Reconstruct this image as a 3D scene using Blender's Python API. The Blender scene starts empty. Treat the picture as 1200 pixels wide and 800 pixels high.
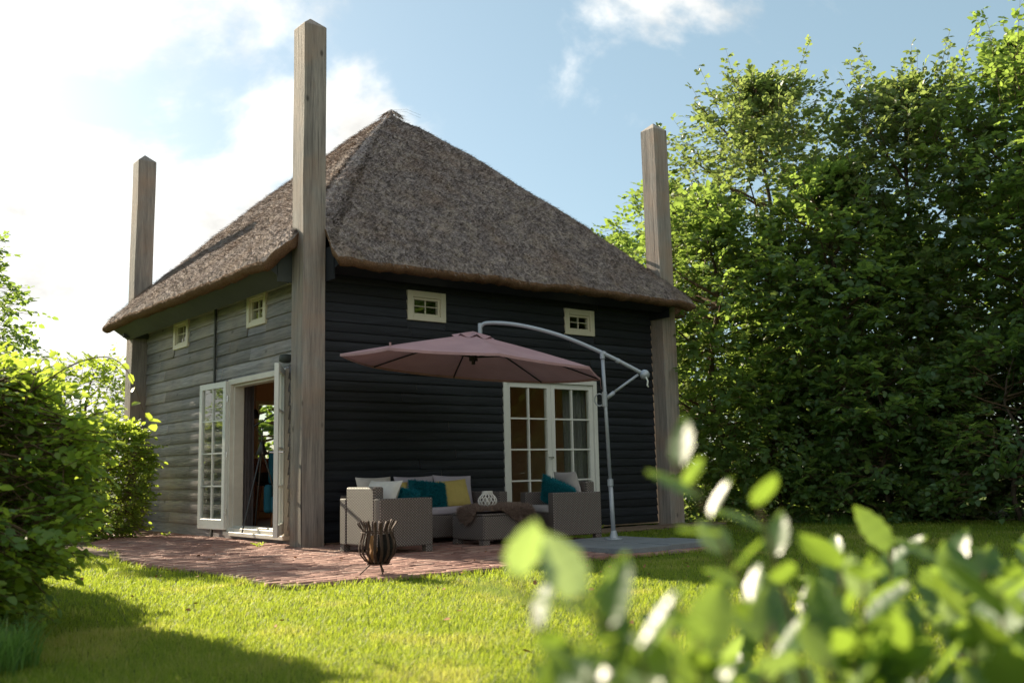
import bpy, math, random
import numpy as np
from math import radians, sin, cos, pi, sqrt
from mathutils import Matrix, Vector

random.seed(7)
RNG = np.random.default_rng(11)
scene = bpy.context.scene
COL = scene.collection

# ------------------------------------------------------------------ camera
CAM = Vector((-5.657, -11.148, 0.814))
YAW, PITCH, ROLL = radians(51.62), radians(7.42), radians(-1.158)
fwd = Vector((cos(YAW)*cos(PITCH), sin(YAW)*cos(PITCH), sin(PITCH)))
rgt = Vector((sin(YAW), -cos(YAW), 0))
upv = rgt.cross(fwd)
r2 = rgt*cos(ROLL) + upv*sin(ROLL)
u2 = upv*cos(ROLL) - rgt*sin(ROLL)
cam_data = bpy.data.cameras.new('camera')
cam = bpy.data.objects.new('camera', cam_data)
M = Matrix((r2, u2, -fwd)).transposed().to_4x4()
M.translation = CAM
cam.matrix_world = M
cam_data.sensor_width = 36
cam_data.lens = 35.55
cam_data.clip_start = 0.05
cam_data.clip_end = 3000
cam_data.dof.use_dof = True
cam_data.dof.focus_distance = 12.0
cam_data.dof.aperture_fstop = 2.3
COL.objects.link(cam)
scene.camera = cam

# ------------------------------------------------------------------ light
SUN_EL, SUN_AZ = radians(27), radians(96.8)      # azimuth measured from +x towards +y
sun_dir = Vector((cos(SUN_EL)*cos(SUN_AZ), cos(SUN_EL)*sin(SUN_AZ), sin(SUN_EL)))
sd = bpy.data.lights.new('sun', 'SUN')
sd.energy = 4.9
sd.angle = radians(0.6)
sd.color = (1.0, 0.86, 0.66)
sun = bpy.data.objects.new('sun', sd)
sun.rotation_euler = (-sun_dir).to_track_quat('-Z', 'Y').to_euler()
COL.objects.link(sun)

world = bpy.data.worlds.new('World')
scene.world = world
world.use_nodes = True
wn, wl = world.node_tree.nodes, world.node_tree.links
wn.clear()
def N(nodes, typ, **kw):
    n = nodes.new(typ)
    for k, v in kw.items():
        setattr(n, k, v)
    return n
def mathn(nodes, links, op, a, b=None, c=None, clamp=False):
    n = nodes.new('ShaderNodeMath'); n.operation = op; n.use_clamp = clamp
    for i, v in enumerate((a, b, c)):
        if v is None: continue
        if isinstance(v, (int, float)): n.inputs[i].default_value = v
        else: links.new(v, n.inputs[i])
    return n.outputs[0]
sky = N(wn, 'ShaderNodeTexSky', sky_type='NISHITA', sun_disc=False, sun_elevation=SUN_EL,
        sun_rotation=radians(90) - SUN_AZ, altitude=0, air_density=1.0, dust_density=1.0, ozone_density=1.5)
tc = N(wn, 'ShaderNodeTexCoord')
sep = N(wn, 'ShaderNodeSeparateXYZ'); wl.new(tc.outputs['Generated'], sep.inputs[0])
zc = mathn(wn, wl, 'ADD', mathn(wn, wl, 'MAXIMUM', sep.outputs[2], 0.0), 0.42)
cx_ = mathn(wn, wl, 'DIVIDE', sep.outputs[0], zc)
cy_ = mathn(wn, wl, 'DIVIDE', sep.outputs[1], zc)
comb = N(wn, 'ShaderNodeCombineXYZ'); wl.new(cx_, comb.inputs[0]); wl.new(cy_, comb.inputs[1])
comb.inputs[2].default_value = 3.95
nz = N(wn, 'ShaderNodeTexNoise'); nz.inputs['Scale'].default_value = 2.6
nz.inputs['Detail'].default_value = 9; nz.inputs['Roughness'].default_value = 0.58
nz.inputs['Distortion'].default_value = 0.35
wl.new(comb.outputs[0], nz.inputs['Vector'])
# more cloud towards the sun side of the sky
dotn = N(wn, 'ShaderNodeVectorMath', operation='DOT_PRODUCT')
wl.new(tc.outputs['Generated'], dotn.inputs[0])
ca = radians(96)
dotn.inputs[1].default_value = (cos(ca), sin(ca), 0.0)
cov = N(wn, 'ShaderNodeMapRange'); cov.clamp = True
wl.new(dotn.outputs['Value'], cov.inputs['Value'])
cov.inputs['From Min'].default_value = 0.50; cov.inputs['From Max'].default_value = 0.90
cov.inputs['To Min'].default_value = -0.07; cov.inputs['To Max'].default_value = 0.12
back = N(wn, 'ShaderNodeMapRange'); wl.new(dotn.outputs['Value'], back.inputs['Value'])    # cloud added behind the camera, out of view, as fill for the front wall
back.inputs['From Min'].default_value = 0.05; back.inputs['From Max'].default_value = -0.35
back.inputs['To Min'].default_value = 0.0; back.inputs['To Max'].default_value = 0.22
s_ = mathn(wn, wl, 'ADD', mathn(wn, wl, 'ADD', nz.outputs['Fac'], cov.outputs[0]), back.outputs[0])
cl = N(wn, 'ShaderNodeMapRange'); cl.interpolation_type = 'SMOOTHSTEP'
wl.new(s_, cl.inputs['Value'])
cl.inputs['From Min'].default_value = 0.525; cl.inputs['From Max'].default_value = 0.66
glowf = N(wn, 'ShaderNodeMapRange'); wl.new(dotn.outputs['Value'], glowf.inputs['Value'])
glowf.inputs['From Min'].default_value = 0.3; glowf.inputs['From Max'].default_value = 0.95
glowf.inputs['To Min'].default_value = 4.3; glowf.inputs['To Max'].default_value = 5.4
nz2 = N(wn, 'ShaderNodeTexNoise'); nz2.inputs['Scale'].default_value = 6.5; nz2.inputs['Detail'].default_value = 7
nz2.inputs['Roughness'].default_value = 0.6; wl.new(comb.outputs[0], nz2.inputs['Vector'])
cvar = N(wn, 'ShaderNodeMapRange'); wl.new(nz2.outputs['Fac'], cvar.inputs['Value'])
cvar.inputs['From Min'].default_value = 0.3; cvar.inputs['From Max'].default_value = 0.65
cvar.inputs['To Min'].default_value = 0.66; cvar.inputs['To Max'].default_value = 1.08
glow2 = mathn(wn, wl, 'MULTIPLY', glowf.outputs[0], cvar.outputs[0])
cloudc = N(wn, 'ShaderNodeVectorMath', operation='SCALE')
cloudc.inputs[0].default_value = (1.0, 0.985, 0.94)
wl.new(glow2, cloudc.inputs['Scale'])
mixs = N(wn, 'ShaderNodeMix', data_type='RGBA')
wl.new(cl.outputs[0], mixs.inputs['Factor'])
veil = N(wn, 'ShaderNodeMix', data_type='RGBA')      # thin high haze over the blue
veil.inputs['Factor'].default_value = 0.65
wl.new(sky.outputs[0], veil.inputs['A']); veil.inputs['B'].default_value = (1.3, 1.85, 1.85, 1)
wl.new(veil.outputs['Result'], mixs.inputs['A']); wl.new(cloudc.outputs[0], mixs.inputs['B'])
bg = N(wn, 'ShaderNodeBackground'); bg.inputs['Strength'].default_value = 0.10
wl.new(mixs.outputs['Result'], bg.inputs['Color'])
wo = N(wn, 'ShaderNodeOutputWorld'); wl.new(bg.outputs[0], wo.inputs[0])

vs = scene.view_settings
vs.view_transform = 'Standard'
vs.look = 'None'
vs.exposure = 1.42
vs.gamma = 1.0
vs.use_curve_mapping = False
scene.render.engine = 'CYCLES'
scene.cycles.max_bounces = 8
scene.cycles.transparent_max_bounces = 12

# ------------------------------------------------------------------ helpers
def tag(o, label=None, cat=None, group=None, kind=None):
    if label: o['label'] = label
    if cat: o['category'] = cat
    if group: o['group'] = group
    if kind: o['kind'] = kind
    return o

def empty(name, loc=(0, 0, 0), rz=0.0):
    o = bpy.data.objects.new(name, None)
    o.empty_display_size = 0.2
    o.location = loc
    o.rotation_euler = (0, 0, rz)
    COL.objects.link(o)
    return o

def np_mesh(name, V, faces_list, mat, parent=None, tint=None, smooth=False, uv=None):
    """V (n,3); faces_list = list of int arrays (m,k)."""
    me = bpy.data.meshes.new(name)
    V = np.asarray(V, dtype=np.float32)
    me.vertices.add(len(V)); me.vertices.foreach_set('co', V.ravel())
    loops = np.concatenate([f.ravel() for f in faces_list]).astype(np.int32)
    tot = np.concatenate([np.full(len(f), f.shape[1], dtype=np.int32) for f in faces_list])
    start = np.concatenate([[0], np.cumsum(tot)[:-1]]).astype(np.int32)
    me.loops.add(len(loops)); me.loops.foreach_set('vertex_index', loops)
    me.polygons.add(len(tot)); me.polygons.foreach_set('loop_start', start)
    me.polygons.foreach_set('loop_total', tot)
    if smooth:
        me.polygons.foreach_set('use_smooth', np.ones(len(tot), dtype=bool))
    me.update(calc_edges=True)
    if tint is not None:
        a = me.attributes.new('tint', 'FLOAT', 'FACE')
        a.data.foreach_set('value', np.asarray(tint, dtype=np.float32))
    me.validate()
    me.materials.append(mat)
    o = bpy.data.objects.new(name, me)
    COL.objects.link(o)
    if parent: o.parent = parent
    return o

class MB:
    """collects boxes, tubes, grids and links them as one mesh object"""
    def __init__(s): s.v = []; s.f = []; s.t = []
    def add(s, V, F, tint=0.5):
        b = len(s.v); s.v += [tuple(p) for p in V]
        for f in F:
            s.f.append(tuple(i + b for i in f)); s.t.append(tint)
    def box(s, a, b, tint=0.5, mat=None):
        x0, y0, z0 = a; x1, y1, z1 = b
        V = [(x0,y0,z0),(x1,y0,z0),(x1,y1,z0),(x0,y1,z0),(x0,y0,z1),(x1,y0,z1),(x1,y1,z1),(x0,y1,z1)]
        if mat is not None: V = [mat @ Vector(p) for p in V]
        s.add(V, [(0,3,2,1),(4,5,6,7),(0,1,5,4),(1,2,6,5),(2,3,7,6),(3,0,4,7)], tint)
    def prism(s, base, top, tint=0.5):
        n = len(base)
        F = [tuple(range(n))[::-1], tuple(range(n, 2*n))]
        for i in range(n):
            j = (i+1) % n; F.append((i, j, n+j, n+i))
        s.add(list(base) + list(top), F, tint)
    def tube(s, pts, r, n=10, tint=0.5, cap=True, flat=None, up=None):
        pts = [Vector(p) for p in pts]
        if not hasattr(r, '__len__'): r = [r]*len(pts)
        V = []; F = []
        u = None
        for i, p in enumerate(pts):
            d = (pts[min(i+1, len(pts)-1)] - pts[max(i-1, 0)]).normalized()
            if u is None:
                u = d.orthogonal().normalized() if up is None else Vector(up)
            u = (u - d*u.dot(d)).normalized(); w = d.cross(u)
            for k in range(n):
                a = 2*pi*k/n
                fy = 1.0 if flat is None else flat
                V.append(p + u*cos(a)*r[i] + w*sin(a)*r[i]*fy)
        for i in range(len(pts)-1):
            for k in range(n):
                k2 = (k+1) % n
                F.append((i*n+k, i*n+k2, (i+1)*n+k2, (i+1)*n+k))
        if cap:
            F.append(tuple(range(n))[::-1]); F.append(tuple((len(pts)-1)*n + k for k in range(n)))
        s.add(V, F, tint)
    def lathe(s, prof, n=20, c=(0,0,0), tint=0.5):
        V = []; F = []
        for r, z in prof:
            for k in range(n):
                a = 2*pi*k/n; V.append((c[0]+r*cos(a), c[1]+r*sin(a), c[2]+z))
        for i in range(len(prof)-1):
            for k in range(n):
                k2 = (k+1) % n
                F.append((i*n+k, i*n+k2, (i+1)*n+k2, (i+1)*n+k))
        F.append(tuple(range(n))[::-1]); F.append(tuple((len(prof)-1)*n+k for k in range(n)))
        s.add(V, F, tint)
    def sphere(s, c, r, n=12, sz=1.0, tint=0.5):
        m = max(4, n//2)
        s.lathe([(max(1e-4, r*sin(pi*i/m)), -r*sz*cos(pi*i/m)) for i in range(m+1)], n, c, tint)
    def build(s, name, mat, parent=None, smooth=False, bevel=0.0, seg=1):
        me = bpy.data.meshes.new(name)
        me.from_pydata(s.v, [], s.f); me.update()
        a = me.attributes.new('tint', 'FLOAT', 'FACE')
        a.data.foreach_set('value', s.t)
        me.materials.append(mat)
        o = bpy.data.objects.new(name, me); COL.objects.link(o)
        if parent: o.parent = parent
        if smooth:
            for p in me.polygons: p.use_smooth = True
        if bevel:
            b = o.modifiers.new('bevel', 'BEVEL'); b.width = bevel; b.segments = seg; b.limit_method = 'ANGLE'
            b.angle_limit = radians(40)
        return o

def vnoise(P, seed=0):
    P = np.asarray(P, dtype=np.float64); i = np.floor(P).astype(np.int64); f = P - i
    f = f*f*(3-2*f)
    out = 0
    for dx in (0, 1):
        for dy in (0, 1):
            for dz in (0, 1):
                h = ((i[:,0]+dx)*374761393 + (i[:,1]+dy)*668265263 + (i[:,2]+dz)*2147483647 + seed*974634777) & 0xffffffff
                h = ((h ^ (h >> 13))*1274126177) & 0xffffffff
                h = (h ^ (h >> 16)) & 0xffff
                w = (f[:,0] if dx else 1-f[:,0])*(f[:,1] if dy else 1-f[:,1])*(f[:,2] if dz else 1-f[:,2])
                out = out + w*(h/65535.0)
    return out*2-1
def fbm(P, oct=4, seed=0):
    P = np.asarray(P, dtype=np.float64); a = 1.0; s = 0; t = 0
    for k in range(oct):
        s = s + a*vnoise(P*(2**k) + 17.3*k, seed+k); t += a; a *= .5
    return s/t

# ------------------------------------------------------------------ materials
def new_mat(name):
    m = bpy.data.materials.new(name); m.use_nodes = True
    nt = m.node_tree; nt.nodes.clear()
    out = nt.nodes.new('ShaderNodeOutputMaterial')
    return m, nt.nodes, nt.links, out
def ramp(nodes, links, fac, stops):
    r = nodes.new('ShaderNodeValToRGB'); e = r.color_ramp.elements
    while len(e) > 1: e.remove(e[-1])
    e[0].position, e[0].color = stops[0][0], (*stops[0][1], 1)
    for p, c in stops[1:]:
        x = e.new(p); x.color = (*c, 1)
    links.new(fac, r.inputs[0]); return r.outputs[0]
def texco(nodes, links, scale=(1,1,1), kind='Object', rot=(0,0,0)):
    t = nodes.new('ShaderNodeTexCoord'); mp = nodes.new('ShaderNodeMapping')
    mp.inputs['Scale'].default_value = scale; mp.inputs['Rotation'].default_value = rot
    links.new(t.outputs[kind], mp.inputs[0]); return mp.outputs[0]
def noise(nodes, links, vec, scale, detail=5, rough=.55, dist=0.0):
    n = nodes.new('ShaderNodeTexNoise'); n.inputs['Scale'].default_value = scale
    n.inputs['Detail'].default_value = detail; n.inputs['Roughness'].default_value = rough
    n.inputs['Distortion'].default_value = dist
    links.new(vec, n.inputs['Vector']); return n.outputs['Fac']
def attr(nodes, name='tint'):
    a = nodes.new('ShaderNodeAttribute'); a.attribute_name = name; return a.outputs['Fac']
def mixc(nodes, links, fac, a, b, mode='MIX'):
    m = nodes.new('ShaderNodeMix'); m.data_type = 'RGBA'; m.blend_type = mode
    for k, v in (('Factor', fac), ('A', a), ('B', b)):
        if isinstance(v, (int, float)): m.inputs[k].default_value = v
        elif isinstance(v, tuple): m.inputs[k].default_value = (*v, 1)
        else: links.new(v, m.inputs[k])
    return m.outputs['Result']
def bsdf(nodes, links, out, col, rough=.7, spec=.4, metal=0.0, bump=None, bstr=.3, bdist=.01, **kw):
    b = nodes.new('ShaderNodeBsdfPrincipled')
    if isinstance(col, tuple): b.inputs['Base Color'].default_value = (*col, 1)
    else: links.new(col, b.inputs['Base Color'])
    if isinstance(rough, (int, float)): b.inputs['Roughness'].default_value = rough
    else: links.new(rough, b.inputs['Roughness'])
    b.inputs['Specular IOR Level'].default_value = spec
    b.inputs['Metallic'].default_value = metal
    if bump is not None:
        bp = nodes.new('ShaderNodeBump'); bp.inputs['Strength'].default_value = bstr
        bp.inputs['Distance'].default_value = bdist
        links.new(bump, bp.inputs['Height']); links.new(bp.outputs[0], b.inputs['Normal'])
    links.new(b.outputs[0], out.inputs['Surface'])
    return b

def simple(name, col, rough=.6, spec=.4, var=.25, nscale=30, metal=0.0, bstr=.15, bdist=.004):
    m, n, l, o = new_mat(name)
    v = texco(n, l)
    f = noise(n, l, v, nscale, 6)
    f2 = noise(n, l, v, nscale*.12, 3)
    c1 = tuple(c*(1-var) for c in col); c2 = tuple(min(1, c*(1+var)) for c in col)
    c = ramp(n, l, f2, [(.3, c1), (.7, c2)])
    c = mixc(n, l, .35, c, ramp(n, l, f, [(.3, c1), (.7, c2)]))
    bsdf(n, l, o, c, rough, spec, metal, f, bstr, bdist)
    return m

def wood_mat(name, dark, mid, light, warm=None, axis=2, rough=.8, gscale=1.0, bstr=.5, spec=.3):
    m, n, l, o = new_mat(name)
    sc = [9.0*gscale]*3; sc[axis] = .45*gscale
    v = texco(n, l, tuple(sc))
    t = attr(n)
    add = n.new('ShaderNodeVectorMath'); add.operation = 'ADD'
    cb = n.new('ShaderNodeCombineXYZ'); k = mathn(n, l, 'MULTIPLY', t, 37.0)
    for i in range(3): l.new(k, cb.inputs[i])
    l.new(v, add.inputs[0]); l.new(cb.outputs[0], add.inputs[1]); v = add.outputs[0]
    g = noise(n, l, v, 2.2, 9, .68, .6)
    g2 = noise(n, l, v, 11, 4, .6)
    c = ramp(n, l, g, [(.28, dark), (.5, mid), (.72, light)])
    c = mixc(n, l, .35, c, ramp(n, l, g2, [(.3, dark), (.7, light)]))
    big = noise(n, l, texco(n, l, (1, 1, 1)), 1.3, 4, .6)
    if warm:
        wf = ramp(n, l, big, [(.45, (0,0,0)), (.68, (1,1,1))])
        c = mixc(n, l, wf, c, mixc(n, l, .6, c, warm))
    # knots
    vo = n.new('ShaderNodeTexVoronoi'); vo.inputs['Scale'].default_value = 1.0
    sk = [3.0]*3; sk[axis] = 1.6
    l.new(texco(n, l, tuple(sk)), vo.inputs['Vector'])
    kn = ramp(n, l, vo.outputs['Distance'], [(.04, (.35,.35,.35)), (.09, (1,1,1))])
    c = mixc(n, l, 1.0, c, kn, 'MULTIPLY')
    sc2 = [26.0*gscale]*3; sc2[axis] = .5*gscale
    ck = noise(n, l, texco(n, l, tuple(sc2)), 1.0, 3, .5, .2)
    ckr = ramp(n, l, ck, [(.30, (.25,.25,.25)), (.36, (1,1,1))])
    if name == 'weathered_oak': c = mixc(n, l, 1.0, c, ckr, 'MULTIPLY')
    # per board tone
    tt = ramp(n, l, t, [(0, (.55,.55,.55)), (1, (1.5,1.5,1.5))])
    c = mixc(n, l, 1.0, c, tt, 'MULTIPLY')
    hh = mathn(n, l, 'ADD', g, mathn(n, l, 'MULTIPLY', g2, .6))
    bsdf(n, l, o, c, rough, spec, 0, hh, bstr, .012)
    return m

def leaf_mat(name, c0, c1, c2, trans, tfac=.4, rough=.45, spec=.5):
    m, n, l, o = new_mat(name)
    t = attr(n)
    c = ramp(n, l, t, [(0, c0), (.55, c1), (1, c2)])
    tcol = mixc(n, l, .5, c, trans)
    b = n.new('ShaderNodeBsdfPrincipled'); l.new(c, b.inputs['Base Color'])
    b.inputs['Roughness'].default_value = rough; b.inputs['Specular IOR Level'].default_value = spec
    tr = n.new('ShaderNodeBsdfTranslucent')
    l.new(mixc(n, l, 1.0, tcol, (2.0, 2.0, 2.0), 'MULTIPLY'), tr.inputs['Color'])
    mx = n.new('ShaderNodeMixShader'); mx.inputs[0].default_value = tfac
    l.new(b.outputs[0], mx.inputs[1]); l.new(tr.outputs[0], mx.inputs[2]); l.new(mx.outputs[0], o.inputs['Surface'])
    return m

MAT = {}
MAT['leaf_tree'] = leaf_mat('leaf_tree', (.045,.09,.045), (.08,.145,.045), (.15,.22,.05), (.30,.40,.045), .45)
MAT['leaf_olive'] = leaf_mat('leaf_olive', (.04,.075,.04), (.075,.115,.05), (.16,.19,.08), (.28,.35,.06), .44)
MAT['leaf_hedge'] = leaf_mat('leaf_hedge', (.06,.125,.04), (.11,.20,.04), (.24,.33,.05), (.40,.46,.03), .50)
MAT['leaf_front'] = leaf_mat('leaf_front', (.03,.075,.022), (.06,.125,.03), (.36,.42,.30), (.32,.44,.03), .36, .40, .6)
MAT['grass'] = leaf_mat('grass', (.06,.115,.018), (.13,.19,.022), (.33,.29,.10), (.38,.45,.03), .45, .55, .25)
MAT['long_grass'] = leaf_mat('long_grass', (.07,.15,.045), (.10,.20,.05), (.22,.27,.10), (.24,.36,.05), .45, .5, .35)
MAT['bark'] = simple('bark', (.10,.075,.055), .9, .2, .35, 25, bstr=.5, bdist=.02)
MAT['twig'] = simple('twig', (.13,.085,.05), .8, .3, .3, 30)

# ground
m, n, l, o = new_mat('soil'); v = texco(n, l)
f = noise(n, l, v, 3.0, 8, .6); f2 = noise(n, l, v, 60, 4)
c = ramp(n, l, f, [(.35, (.055,.085,.018)), (.6, (.085,.12,.022)), (.75, (.12,.12,.045))])
c = mixc(n, l, .4, c, ramp(n, l, f2, [(.3, (.04,.05,.015)), (.7, (.12,.13,.04))]))
bsdf(n, l, o, c, .95, .1, 0, f2, .6, .02); MAT['soil'] = m
MAT['sand'] = simple('sand', (.17,.125,.09), .95, .1, .3, 90, bstr=.5)
# bricks
m, n, l, o = new_mat('clinker'); v = texco(n, l)
t = attr(n)
c = ramp(n, l, t, [(0, (.16,.085,.072)), (.3, (.25,.13,.105)), (.6, (.32,.175,.14)), (.85, (.38,.245,.20)), (1, (.22,.155,.14))])
f = noise(n, l, v, 45, 6, .65); f2 = noise(n, l, v, 1.2, 5, .6)
c = mixc(n, l, 1.0, c, ramp(n, l, f, [(.25, (.7,.7,.7)), (.75, (1.2,1.2,1.2))]), 'MULTIPLY')
c = mixc(n, l, ramp(n, l, f2, [(.5, (0,0,0)), (.8, (.45,.45,.45))]), c, (.26,.19,.15))
bsdf(n, l, o, c, .85, .25, 0, f, .5, .006); MAT['brick'] = m
m, n, l, o = new_mat('bluestone'); v = texco(n, l)
f = noise(n, l, v, 4, 6, .6); f2 = noise(n, l, v, 80, 4)
c = ramp(n, l, f, [(.3, (.13,.145,.16)), (.7, (.22,.235,.25))])
c = mixc(n, l, .3, c, ramp(n, l, f2, [(.3, (.1,.11,.12)), (.7, (.28,.29,.30))]))
bsdf(n, l, o, c, .75, .35, 0, f2, .3, .004); MAT['slab'] = m
# wood
MAT['post'] = wood_mat('weathered_oak', (.085,.077,.073), (.225,.205,.188), (.37,.335,.295), (.30,.20,.14), 2, .8, .9)
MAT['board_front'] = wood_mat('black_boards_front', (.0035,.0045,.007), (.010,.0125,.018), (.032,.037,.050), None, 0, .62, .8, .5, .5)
MAT['board_left_sunlit'] = wood_mat('black_boards_left_sunlit', (.025,.026,.036), (.165,.165,.19), (.41,.395,.41), (.33,.28,.25), 1, .6, .8, .6, .5)  # same black boards, base colour lightened to paint in the grazing sun
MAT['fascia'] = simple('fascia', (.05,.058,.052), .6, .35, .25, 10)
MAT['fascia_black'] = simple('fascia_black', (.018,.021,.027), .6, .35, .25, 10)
MAT['oak_in'] = wood_mat('interior_oak', (.13,.045,.015), (.25,.095,.035), (.38,.16,.065), None, 2, .5, .6)
MAT['cream'] = simple('cream_paint', (.70,.655,.50), .45, .4, .06, 14, bstr=.1)
MAT['white'] = simple('white_paint', (.66,.665,.62), .45, .4, .06, 14, bstr=.1)
MAT['wornwhite'] = simple('worn_white_paint', (.60,.57,.50), .5, .4, .14, 10, bstr=.2)
MAT['plaster'] = simple('interior_wall', (.70,.50,.36), .9, .2, .08, 8)
MAT['ceiling'] = simple('interior_ceiling', (.60,.42,.28), .9, .2, .06, 5)
MAT['infloor'] = wood_mat('interior_floor', (.12,.05,.02), (.22,.10,.045), (.32,.16,.08), None, 0, .35, .6, .1)
MAT['curtain'] = simple('curtain_cloth', (.11,.10,.105), .95, .1, .12, 60)
MAT['curtain_light'] = simple('curtain_cloth_light', (.20,.195,.19), .95, .1, .12, 60)
MAT['black'] = simple('black_metal', (.012,.012,.013), .4, .5, .2, 40)
MAT['steel'] = simple('grey_tube', (.34,.37,.41), .4, .5, .1, 30, metal=.25, bstr=.05)
MAT['chrome'] = simple('handle_metal', (.6,.6,.6), .25, .5, .05, 30, metal=.9)
MAT['rust'] = simple('rusty_iron', (.060,.036,.027), .75, .35, .55, 45, metal=.25, bstr=.6)
MAT['char'] = simple('charred_log', (.02,.018,.017), .9, .2, .5, 30, bstr=.7, bdist=.02)
MAT['log'] = simple('split_log', (.30,.16,.07), .85, .2, .3, 30, bstr=.5)
MAT['tealchair'] = simple('teal_velvet', (.012,.10,.15), .8, .3, .15, 50)
MAT['pil_grey'] = simple('mauve_cloth', (.40,.365,.41), .95, .15, .08, 120, bstr=.2, bdist=.002)
MAT['pil_white'] = simple('offwhite_cloth', (.56,.52,.47), .95, .15, .08, 120, bstr=.2, bdist=.002)
MAT['pil_yellow'] = simple('yellow_cloth', (.50,.40,.13), .9, .2, .08, 120, bstr=.2, bdist=.002)
MAT['pil_grey_warm'] = simple('seat_cloth', (.46,.43,.42), .95, .15, .06, 120, bstr=.2, bdist=.002)
MAT['teal_fur'] = leaf_mat('teal_fur', (.004,.10,.13), (.006,.17,.21), (.015,.26,.31), (.01,.25,.30), .25, .6, .3)
MAT['brown_fur'] = leaf_mat('brown_fur', (.12,.085,.07), (.24,.175,.145), (.40,.31,.26), (.30,.22,.17), .2, .7, .25)
MAT['lantern'] = simple('white_willow', (.72,.70,.66), .6, .3, .12, 60)
MAT['rubber'] = simple('dark_gap', (.02,.02,.02), .8, .2, .1, 30)
# canopy fabric
m, n, l, o = new_mat('canopy_fabric'); v = texco(n, l)
f = noise(n, l, v, 160, 2); f2 = noise(n, l, v, 3, 4)
c = ramp(n, l, f2, [(.3, (.40,.235,.25)), (.7, (.47,.285,.30))])
b = n.new('ShaderNodeBsdfPrincipled'); l.new(c, b.inputs['Base Color']); b.inputs['Roughness'].default_value = .85
tr = n.new('ShaderNodeBsdfTranslucent'); l.new(c, tr.inputs['Color'])
mx = n.new('ShaderNodeMixShader'); mx.inputs[0].default_value = .16
l.new(b.outputs[0], mx.inputs[1]); l.new(tr.outputs[0], mx.inputs[2]); l.new(mx.outputs[0], o.inputs['Surface'])
MAT['canopy'] = m
# glass
def glass(name, tint, refl=1.0):
    m, n, l, o = new_mat(name)
    fr = n.new('ShaderNodeLayerWeight'); fr.inputs['Blend'].default_value = .5
    p5 = mathn(n, l, 'POWER', fr.outputs['Facing'], 5.0)
    k = mathn(n, l, 'ADD', mathn(n, l, 'MULTIPLY', p5, .9), 0.085*refl, clamp=True)
    g = n.new('ShaderNodeBsdfGlossy'); g.inputs['Roughness'].default_value = .005
    t = n.new('ShaderNodeBsdfTransparent'); t.inputs[0].default_value = (*tint, 1)
    mx = n.new('ShaderNodeMixShader'); l.new(k, mx.inputs[0]); l.new(t.outputs[0], mx.inputs[1]); l.new(g.outputs[0], mx.inputs[2])
    v = texco(n, l); bp = n.new('ShaderNodeBump'); bp.inputs['Strength'].default_value = .04; bp.inputs['Distance'].default_value = .01
    l.new(noise(n, l, v, 2.5, 2), bp.inputs['Height']); l.new(bp.outputs[0], g.inputs['Normal'])
    l.new(mx.outputs[0], o.inputs['Surface']); return m
MAT['glass'] = glass('window_glass', (.93,.95,.93))
# wicker
m, n, l, o = new_mat('rattan')
tcn = n.new('ShaderNodeTexCoord'); sp = n.new('ShaderNodeSeparateXYZ'); l.new(tcn.outputs['Object'], sp.inputs[0])
u = mathn(n, l, 'ADD', sp.outputs[0], sp.outputs[1])
P_ = .034
su = mathn(n, l, 'MULTIPLY', u, 2*pi/P_)
half = mathn(n, l, 'FLOOR', mathn(n, l, 'MULTIPLY', u, 2/P_))
par = mathn(n, l, 'MODULO', mathn(n, l, 'ABSOLUTE', half), 2)
zz = mathn(n, l, 'ADD', mathn(n, l, 'MULTIPLY', sp.outputs[2], 2*pi/.030), mathn(n, l, 'MULTIPLY', par, pi))
a1 = mathn(n, l, 'ABSOLUTE', mathn(n, l, 'SINE', mathn(n, l, 'MULTIPLY', su, 1.0)))
a2 = mathn(n, l, 'ADD', mathn(n, l, 'MULTIPLY', mathn(n, l, 'SINE', zz), .5), .5)
h = mathn(n, l, 'MULTIPLY', mathn(n, l, 'POWER', a1, .5), mathn(n, l, 'ADD', mathn(n, l, 'MULTIPLY', a2, .75), .25))
c = ramp(n, l, h, [(.15, (.025,.02,.018)), (.5, (.15,.125,.112)), (.95, (.29,.25,.23))])
bsdf(n, l, o, c, .5, .45, 0, h, .8, .008); MAT['rattan'] = m
# thatch
m, n, l, o = new_mat('thatch')
v = texco(n, l); t = attr(n)
f1 = noise(n, l, v, 1.4, 5, .6); f2 = noise(n, l, texco(n, l, (1,1,.35)), 28, 8, .75); f3 = noise(n, l, v, 5.5, 5, .6, .5)
c = ramp(n, l, f2, [(.25, (.065,.05,.052)), (.45, (.22,.185,.178)), (.6, (.41,.35,.33)), (.8, (.60,.52,.48))])
c = mixc(n, l, ramp(n, l, f3, [(.48, (0,0,0)), (.66, (.6,.6,.6))]), c, (.50,.42,.35))
c = mixc(n, l, ramp(n, l, f3, [(.30, (.55,.55,.55)), (.42, (0,0,0))]), c, (.09,.072,.075))
c = mixc(n, l, ramp(n, l, f1, [(.5, (0,0,0)), (.75, (.5,.5,.5))]), c, (.25,.16,.105))
tt = ramp(n, l, t, [(0, (.22,.2,.2)), (.5, (1,1,1)), (1, (2.1,2.0,1.85))])
c = mixc(n, l, 1.0, c, tt, 'MULTIPLY')
hb = mathn(n, l, 'ADD', f2, mathn(n, l, 'MULTIPLY', f3, .5))
bsdf(n, l, o, c, .95, .12, 0, hb, 1.0, .035); MAT['thatch'] = m
m, n, l, o = new_mat('thatch_cut'); v = texco(n, l)
f2 = noise(n, l, v, 70, 6, .7); c = ramp(n, l, f2, [(.3, (.09,.05,.03)), (.55, (.25,.15,.09)), (.75, (.38,.25,.16))])
bsdf(n, l, o, c, .95, .1, 0, f2, 1.0, .03); MAT['thatch_cut'] = m

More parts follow.
